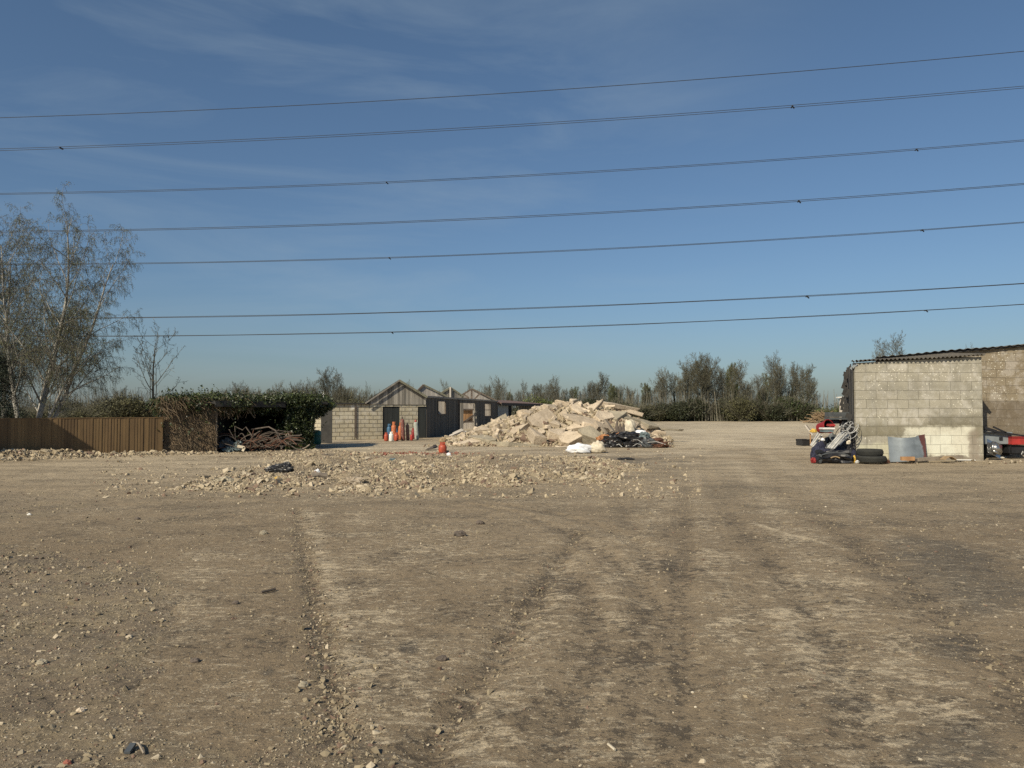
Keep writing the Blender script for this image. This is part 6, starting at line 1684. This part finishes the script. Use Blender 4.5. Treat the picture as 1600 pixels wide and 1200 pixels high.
# curled metal sheet
def sheet():
    n, m_ = 24, 12; V = []
    for j in range(m_ + 1):
        for i in range(n + 1):
            u, v = i / n, j / m_
            x = 1387 + (1445 - 1387) * u + 3 * v * (1 - u) * -0 + (1 - v) * 3
            topy = 682 + 3.0 * math.sin(u * pi) + (-1.5 if u > .75 else 0)
            y = 722 + (topy - 722) * v - 2 * u
            Y = 24.35 + .55 * v - .13 * math.sin(u * pi) ** 2 * (.5 + v)
            p = at(x, y, Y); V.append(tuple(p))
    f = [(j * (n + 1) + i, j * (n + 1) + i + 1, (j + 1) * (n + 1) + i + 1, (j + 1) * (n + 1) + i) for j in range(m_) for i in range(n)]
    k = len(V); V2 = [(x, y + .006, z) for x, y, z in V]; f2 = [tuple(q + k for q in g[::-1]) for g in f]
    m = NT('galvanised_rust'); c = m.n('TexCoord').outputs['Object']; s = m.n('SeparateXYZ'); m.l(c, s.inputs[0])
    nn = m.math('MULTIPLY', m.math('SUBTRACT', m.noise(c, 3, 5, .6), .5), .35)
    fr = m.ramp(m.math('ADD', s.outputs[0], nn), .42, .48)
    col = m.mixc(m.ramp(m.noise(c, 2.5, 5), .35, .7), (0.235, .265, .28), (.15, .17, .18))
    col = m.mixc(fr, col, m.mixc(m.noise(c, 14, 4), (.16, .06, .05), (.09, .045, .04)))
    mt = m.out(col, .42, .35)
    b = MB(); b.add(V + V2, f + f2); b.build('metal_sheet', mt, None, smooth=True, label='curled grey metal sheet with a rusty right end leaning on the block shed', cat='metal sheet')
sheet()
a, c = at(1420, 719, 24.2), at(1502, 713.5, 24.6)
MB().bar(a, c, .18, .10).build('plank', M['plank'], None, label='grey plank lying along the foot of the block shed', cat='plank')
a, c = at(1408, 716.5, 23.95), at(1428, 716.5, 23.95)
MB().bar(a, c, .12, .12).build('orange_block', M['timber_orange'], None, label='orange wooden block at the left end of the grey plank', cat='wooden block')
a, c = at(1430, 717, 24.0), at(1429, 717, 24.0); a.z = .07
MB().box(a, (.09, .1, .13)).build('brick_piece', M['rustdull'], None, label='small dark brick piece between the orange block and the grey plank', cat='brick')
b = MB(); a = G3(1503, 720); b.prism([(a.x - .3, a.y - .15, .03), (a.x + .35, a.y - .18, .02), (a.x + .28, a.y + .25, .10), (a.x - .2, a.y + .2, .12)], (0, .0, .02)); b.build('white_sheet_scrap', M['white'], None, label='flat white sheet scrap lying on the ground by the right corner of the block shed', cat='sheet scrap')
b = MB(); P0 = [at(1477 + 18 * t, 719 - 5 * math.sin(t * pi), 23.9) for t in np.linspace(0, 1, 8)]
b.prism([p for p in P0] + [p + Vector((0, 0, .02)) for p in P0[::-1]], (0, .3, 0)); b.build('curved_board', M['cardboard'], None, label='thin curved brown board beside the white sheet scrap', cat='board')
p = at(1387, 717, 24.0); crumple('dark_lump', M['rust'], (p.x - .05, p.y, 0), (.25, .15, .14), 4, label='small rusty lump between the tyres and the metal sheet', cat='lump')
rgd = np.random.default_rng(9)
N = 240; x = np.concatenate([rgd.uniform(11.6, 16.5, 130), rgd.uniform(15.8, 18.5, 110)]); y = rgd.uniform(23.6, 24.8, N); y[130:] += .3
b = MB(); s_ = np.exp(rgd.normal(math.log(.022), .5, N)); b.stones(np.stack([x, y, GZ(x, y) + s_ * .3], 1), s_, STONES, rg=rgd); b.build('wall_crumbs', M['stone'], None, origin=(0, 0, 0), kind='stuff', label='crumbs and litter along the foot of the block shed')

def obox(name, x0, x1, y0, y1, Y, dep, mat, label, cat, root=None, rot=0.0, parent=None, bev=.0):
    a, c = at(x0, y1, Y), at(x1, y0, Y)
    bm = bmesh.new(); bmesh.ops.create_cube(bm, size=1)
    bmesh.ops.scale(bm, vec=(c.x - a.x, dep, c.z - a.z), verts=bm.verts)
    if bev: bmesh.ops.bevel(bm, geom=list(bm.edges), offset=bev, segments=2, affect='EDGES')
    v = np.array([tuple(q.co) for q in bm.verts]); f = [tuple(q.index for q in fc.verts) for fc in bm.faces]; bm.free()
    ca, sa = cos(rot), sin(rot); v = v @ np.array([[ca, 0, -sa], [0, 1, 0], [sa, 0, ca]])
    b = MB(); b.add(v + np.array([(a.x + c.x) / 2, Y + dep / 2, (a.z + c.z) / 2]), f)
    return b.build(name, M[mat], parent, label=label, cat=cat) if label else b.build(name, M[mat], parent)
# right-hand group
p = at(1560, 694, 26.0)
root = thing('grey_cabinet', 'long grey steel cabinet with a black latch right of the block shed', 'cabinet', (p.x, p.y, p.z))
obox('body', 1533, 1581, 676.5, 694, 26.0, .6, 'steel', None, None, parent=root, bev=.012)
obox('latch', 1562, 1567, 683, 688, 25.97, .04, 'blackpl', None, None, parent=root)
obox('lid_lip', 1533, 1582, 675, 678, 25.96, .62, 'steel', None, None, parent=root)
p = at(1592, 694, 26.0); root = thing('red_toolbox', 'bright red box with a pale upper rim right of the grey cabinet', 'box', (p.x, p.y, p.z))
obox('body', 1581.5, 1612, 684.5, 695, 25.8, .6, 'red', None, None, parent=root, bev=.012)
obox('rim', 1581.5, 1612, 682.5, 684.2, 25.78, .62, 'darkred', None, None, parent=root)
obox('black_bin', 1578, 1606, 696, 711, 25.9, .6, 'blackpl', 'black rounded bin under the red box', 'bin', bev=.06)
obox('support_box', 1533, 1578, 694.5, 712, 26.4, .5, 'black_in', 'dark box under the grey steel cabinet', 'box', bev=.02)
for (x0, y0, x1, y1, w, lb) in ((1538, 671, 1605, 682, .05, 'upper long black bar lying over the grey cabinet'), (1537, 675, 1600, 680.5, .04, 'lower thin black bar lying over the grey cabinet'), (1552, 667, 1572, 676, .05, 'short black bar standing up over the grey cabinet'), (1536, 668, 1556, 674, .09, 'dark flat board end over the left of the grey cabinet')):
    MB().bar(at(x0, y0, 25.9), at(x1, y1, 25.9), w, w).build('black_bar', M['blackpl'], None, label=lb, cat='bar')
def sink():
    c = at(1557, 700, 25.4); root = thing('steel_sink', 'stainless steel sink bowl propped on edge below the grey cabinet', 'sink', (c.x, c.y, c.z)); root['_w'] = [0, 0, 0]
    bm = bmesh.new(); bmesh.ops.create_cube(bm, size=1); bmesh.ops.scale(bm, vec=(.42, .18, .40), verts=bm.verts)
    bmesh.ops.bevel(bm, geom=list(bm.edges), offset=.06, segments=4, affect='EDGES')
    v = np.array([tuple(q.co) for q in bm.verts]); f = [tuple(q.index for q in fc.verts) for fc in bm.faces]; bm.free()
    b = MB(); b.add(v, f); b.build('bowl', M['stainless'], root, smooth=True)
    b = MB(); b.box((0, .10, 0), (.62, .012, .50)); b.build('rim', M['stainless'], root)
    MB().lathe([(.03, -.1), (.03, -.09), (.02, -.085)], 12, Matrix.Rotation(pi / 2, 4, 'X')).build('drain', M['blackpl'], root)
    root.rotation_euler = (radians(-18), radians(22), radians(18))
sink()
p = at(1598, 706, 25.2); MB().tube([at(1596, 710, 25.2), at(1598, 705, 25.2), at(1601, 709, 25.2)], .015, 6).build('pale_hook', M['alu'], None, label='pale bent hook on the ground at the right edge of the photo', cat='hook')
for (x, y, s, lb) in ((1546, 714, .12, 'white scrap on the ground under the steel sink'), (1567, 716, .16, 'flat white flake right of the steel sink'), (1541, 711, .08, 'tiny white scrap near the right corner of the block shed')):
    p = G3(x, y); crumple('white_flake', M['white'], (p.x, p.y, p.z), (s * 1.5, s, s * .3), int(x), .4, label=lb, cat='white scrap')

# left-hand scrap pile against the flank of the block shed
p = at(1315, 652, 26.6); root = thing('grey_beam', 'wide grey steel beam resting across the back of the scrap pile', 'beam', (p.x, p.y, p.z))
obox('web', 1295, 1331, 644, 651.5, 26.6, .35, 'greypl', None, None, parent=root); obox('flange', 1295.5, 1330, 652.2, 655.5, 26.55, .42, 'greypl', None, None, parent=root)
obox('rear_box', 1299, 1311, 655.7, 662, 26.7, .4, 'greypl', 'small dark grey box under the left of the grey steel beam', 'box', bev=.02)
obox('rear_block', 1311, 1316, 656, 662, 26.75, .3, 'rust', 'rusty block under the middle of the grey steel beam', 'block', bev=.01)
obox('grey_slab', 1317, 1329, 656, 668, 26.75, .3, 'greypl', 'dark panel under the right of the grey steel beam', 'panel', bev=.01)
def bucket():
    c = at(1289, 667.5, 26.6); root = thing('red_bucket', 'large dark red tub lying on its side at the top of the scrap pile', 'bucket', (c.x, c.y, c.z)); root['_w'] = [0, 0, 0]
    s = 28; pr = [(.01, -.24), (.18, -.24), (.225, .16), (.245, .16), (.245, .185), (.22, .185), (.175, -.21), (.01, -.22)]
    b = MB(); b.lathe(pr[:6], s); b.Fc = b.Fc[:-2]; sh_ = b.build('shell', M['darkred'], root, smooth=False)
    b = MB(); b.lathe(pr[5:], s); b.Fc = b.Fc[:-2]; b.build('inside', M['blackpl'], root)
    MB().tube([(.24 * cos(a), .24 * sin(a), .18) for a in np.linspace(0, 2 * pi, 26)], .012, 6, False).build('rim', M['darkred'], sh_)
    root.rotation_euler = (radians(78), 0, radians(24))
bucket()
obox('red_canister', 1296.5, 1306, 662.5, 666.8, 25.2, .3, 'red', 'bright red canister beside the tub', 'canister', bev=.025)
obox('white_case', 1286, 1305, 668.3, 671.3, 24.95, .35, 'white', 'flat white case lying under the red canister', 'case', bev=.012)
obox('grey_case', 1287, 1303, 671.8, 675.5, 24.98, .33, 'teal', 'pale blue-grey case under the flat white case', 'case', bev=.012)
p = at(1271, 672, 32.0); crumple('orange_rag', M['yellow'], (p.x, p.y, p.z - .1), (.28, .2, .16), 2, .5, label='orange-yellow rag at the left of the tub', cat='rag')
p = at(1274, 670, 32.2); crumple('green_scrap', M['hedge'], (p.x + .1, p.y, p.z - .05), (.14, .1, .1), 8, .5, label='small green scrap behind the orange-yellow rag', cat='scrap')
MB().bar(at(1258, 664, 33), at(1270, 680, 32.8), .05, .06).build('leaning_stick', M['timber_pale'], None, label='pale wooden stick leaning at the left end of the scrap pile', cat='stick')
MB().bar(at(1260, 664.5, 33.1), at(1268, 675, 33), .04, .04).build('leaning_stick', M['rustdull'], None, label='dark stick beside the pale leaning stick', cat='stick')
MB().bar(at(1266, 675, 33), at(1266.5, 697, 33), .04, .04).build('orange_stick', M['timber_orange'], None, label='thin orange wooden leg standing at the left end of the scrap pile', cat='wooden leg')
def tray():
    c0, c1 = at(1250.5, 688, 35.3), at(1268, 695, 35.3); root = thing('black_tray', 'shallow black tray on the ground at the far left of the scrap pile', 'tray', (c0.x, c0.y, 0))
    w = c1.x - c0.x; z = at(1250, 686.5, 35.3).z; b = MB()
    x0, x1, y0, y1 = c0.x, c1.x, 35.1, 35.9; t = .03
    b.prism([(x0, y0, z), (x1, y0, z), (x1 - .03, y0 + .02, .02), (x0 + .06, y0 + .02, .02)], (0, t, 0)); b.prism([(x0, y1, z), (x1, y1, z), (x1 - .03, y1 - .02, .02), (x0 + .06, y1 - .02, .02)], (0, -t, 0))
    b.box(((x0 + .04), (y0 + y1) / 2, z / 2), (t, y1 - y0, z * .9)); b.box(((x1 - .03), (y0 + y1) / 2, z / 2), (t, y1 - y0, z * .9)); b.box(((x0 + x1) / 2, (y0 + y1) / 2, .02), (w - .08, y1 - y0 - .06, .03))
    b.build('shell', M['blackpl'], root)
    b = MB(); b.bar((x0 - .01, y0 - .01, z), (x1 + .01, y0 - .01, z), .03, .025); b.build('rim', M['blackpl'], root)
tray()
k = 0
for (x0, y0, x1, y1, w, d, mt, lb) in (
    (1268, 697, 1282, 678, .07, 32.6, 'dusty', 'first white slat of the leaning bundle at the left of the pile'),
    (1266.5, 696, 1279, 676, .06, 32.7, 'alu', 'pale metal slat leftmost in the leaning bundle'),
    (1270, 698.5, 1285, 680, .07, 32.3, 'dusty', 'front white slat of the leaning bundle at the left of the pile'),
    (1293, 700, 1313, 677, .05, 24.45, 'dusty', 'left long white strip slanting up the middle of the pile'),
    (1296, 700.5, 1317, 676, .045, 24.42, 'alu', 'second long pale strip slanting up the middle of the pile'),
    (1299, 701, 1321, 675, .05, 24.40, 'dusty', 'third long white strip slanting up the middle of the pile'),
    (1303, 701, 1325, 676, .04, 24.38, 'alu', 'right long pale strip slanting up the middle of the pile'),
    (1312, 667, 1325, 677, .05, 24.5, 'dusty', 'white bar crossing the top of the long strips'),
    (1322, 662, 1334, 670, .04, 24.6, 'alu', 'short pale bar near the top right of the pile')):
    MB().bar(at(x0, y0, d), at(x1, y1, d + .35), w, w * .6).build('slat', M[mt], None, label=lb, cat='slat')
b = MB(); a = [at(1305, 690, 24.6), at(1318, 674, 24.9), at(1327, 680, 24.9), at(1313, 696, 24.6)]; b.prism(a, (0, .04, .02)); b.build('pale_square', M['alu'], None, label='pale square panel lying among the long strips', cat='panel')
for i, (x, y, sx, sy, sz, mt, Y, lb) in enumerate((
    (1279, 699, .55, .3, .62, 'navy', 25.3, 'dark blue bundle filling the gap behind the left slats of the pile'),
    (1290, 699, .6, .35, .80, 'blackpl', 25.6, 'black sack standing behind the navy bag in the pile'),
    (1303, 699, .7, .4, .95, 'greypl', 26.1, 'dark grey bundle reaching up to the steel beam in the pile'),
    (1318, 699, .6, .4, 1.05, 'blackpl', 26.0, 'tall black sack under the right end of the steel beam'),
    (1296, 699, .4, .3, .62, 'greypl', 25.0, 'grey bag under the flat white case in the pile'),
    (1283, 699, .65, .3, .48, 'navy', 24.7, 'navy blue bag bulging in the left middle of the pile'),
    (1303, 690, .75, .4, .55, 'navy', 25.0, 'dark navy cloth bundle behind the long white strips'),
    (1322, 690, .55, .4, .75, 'blackpl', 25.1, 'black bundle below the chrome tangle'),
    (1332, 700, .30, .3, .95, 'blackpl', 25.2, 'tall black sack squeezed against the corner of the block shed'),
    (1285, 688.5, .12, .08, .10, 'bagwhite', 24.45, 'small white ball of cloth on the navy bag'),
    (1325, 694, .15, .12, .14, 'bagcream', 24.5, 'white carrier bag at the right of the pile'),
    (1324, 702, .20, .12, .16, 'yellow', 24.4, 'yellow torn piece under the white carrier bag'),
    (1334, 704, .11, .1, .24, 'yellow', 24.4, 'yellow upright piece by the corner of the block shed'),
    (1292, 701, .5, .3, .22, 'darkred', 24.6, 'dark red cloth in the lower middle of the pile'),
    (1270.5, 714, .22, .2, .19, 'darkred', 24.2, 'red lamp-like lump at the lower left of the pile'),
    (1279, 715.5, .16, .2, .36, 'greypl', 24.1, 'grey plastic end piece right of the red lump'),
    (1338, 713, .12, .1, .1, 'alu', 24.0, 'small pale bit between the black bumper and the tyres'),
    (1333, 690, .22, .15, .42, 'navy', 24.7, 'dark blue strap bundle hanging by the shed corner'))):
    g = at(x, 640, Y); z = max(at(x, y, Y).z, 0) if y < 700 else 0
    if mt in ('navy', 'blackpl'): z = 0
    crumple('scrap_bag', M[mt], (g.x, g.y, z if y < 698 else 0), (sx, sy, sz), 90 + i, .38, 2.0, 4, label=lb, cat='bag' if 'bag' in lb or 'sack' in lb else 'scrap piece')
def bumper():
    c = at(1302, 718, 24.0); root = thing('black_bumper', 'heap of black moulded car bumper at the front of the scrap pile', 'bumper', (c.x, c.y, 0)); root['_w'] = list(c)[:2] + [0]
    b = MB(); n = 18
    for k_, (zz, rr, dy) in enumerate(((.30, .075, 0), (.19, .07, -.05), (.07, .065, -.02))):
        P = [at(1276 + 54 * t, 718, 24.0 + .1) + Vector((0, dy + .12 * math.sin(t * pi), zz + .05 * math.sin(t * pi * 1.5 + k_))) for t in np.linspace(0, 1, n)]
        for q in P: q.z = zz + .05 * math.sin((q.x) * 6 + k_ * 2)
        b.tube(P, [rr * (1 + .25 * math.sin(i * .9 + k_)) for i in range(n)], 7)
    b.build('shell', M['blackpl'], root)
    P = [at(1281 + 46 * t, 712 - 5 * math.sin(t * pi), 23.92) for t in np.linspace(0, 1, 14)]
    MB().tube(P, .018, 5).build('trim', M['greypl'], root)
    P = [at(1298 + 14 * t, 715.5 - 2 * math.sin(t * pi), 23.93) for t in np.linspace(0, 1, 8)]
    MB().tube(P, .02, 5).build('badge_strip', M['cardboard'], root)
bumper()
p = at(1302, 640, 24.3); crumple('black_cover', M['blackpl'], (p.x, p.y, 0), (1.15, .4, .40), 55, .4, 2.5, 4, label='crumpled black cover behind the bumper at the front of the scrap pile', cat='cover')
for i in range(26):     # wire frames tangle
    c = at(rgs.uniform(1311, 1336), rgs.uniform(660, 684), 24.7 + rgs.uniform(-.2, .3)); a0 = rgs.uniform(0, 6.28); R_ = rgs.uniform(.06, .2); ax = rgs.uniform(-.8, .8)
    P = [c + Vector((R_ * cos(a0 + t) , R_ * .6 * sin(a0 + t) * ax, R_ * sin(a0 + t + ax))) for t in np.linspace(0, rgs.uniform(2, 5), 10)]
    MB().tube(P, rgs.uniform(.006, .012), 5).build('wire_loop', M['alu'] if rgs.uniform() < .6 else M['blackpl'], None, label='loop of thin tube in the tangle at the top of the scrap pile', cat='wire', group='wire tangle on the scrap pile')
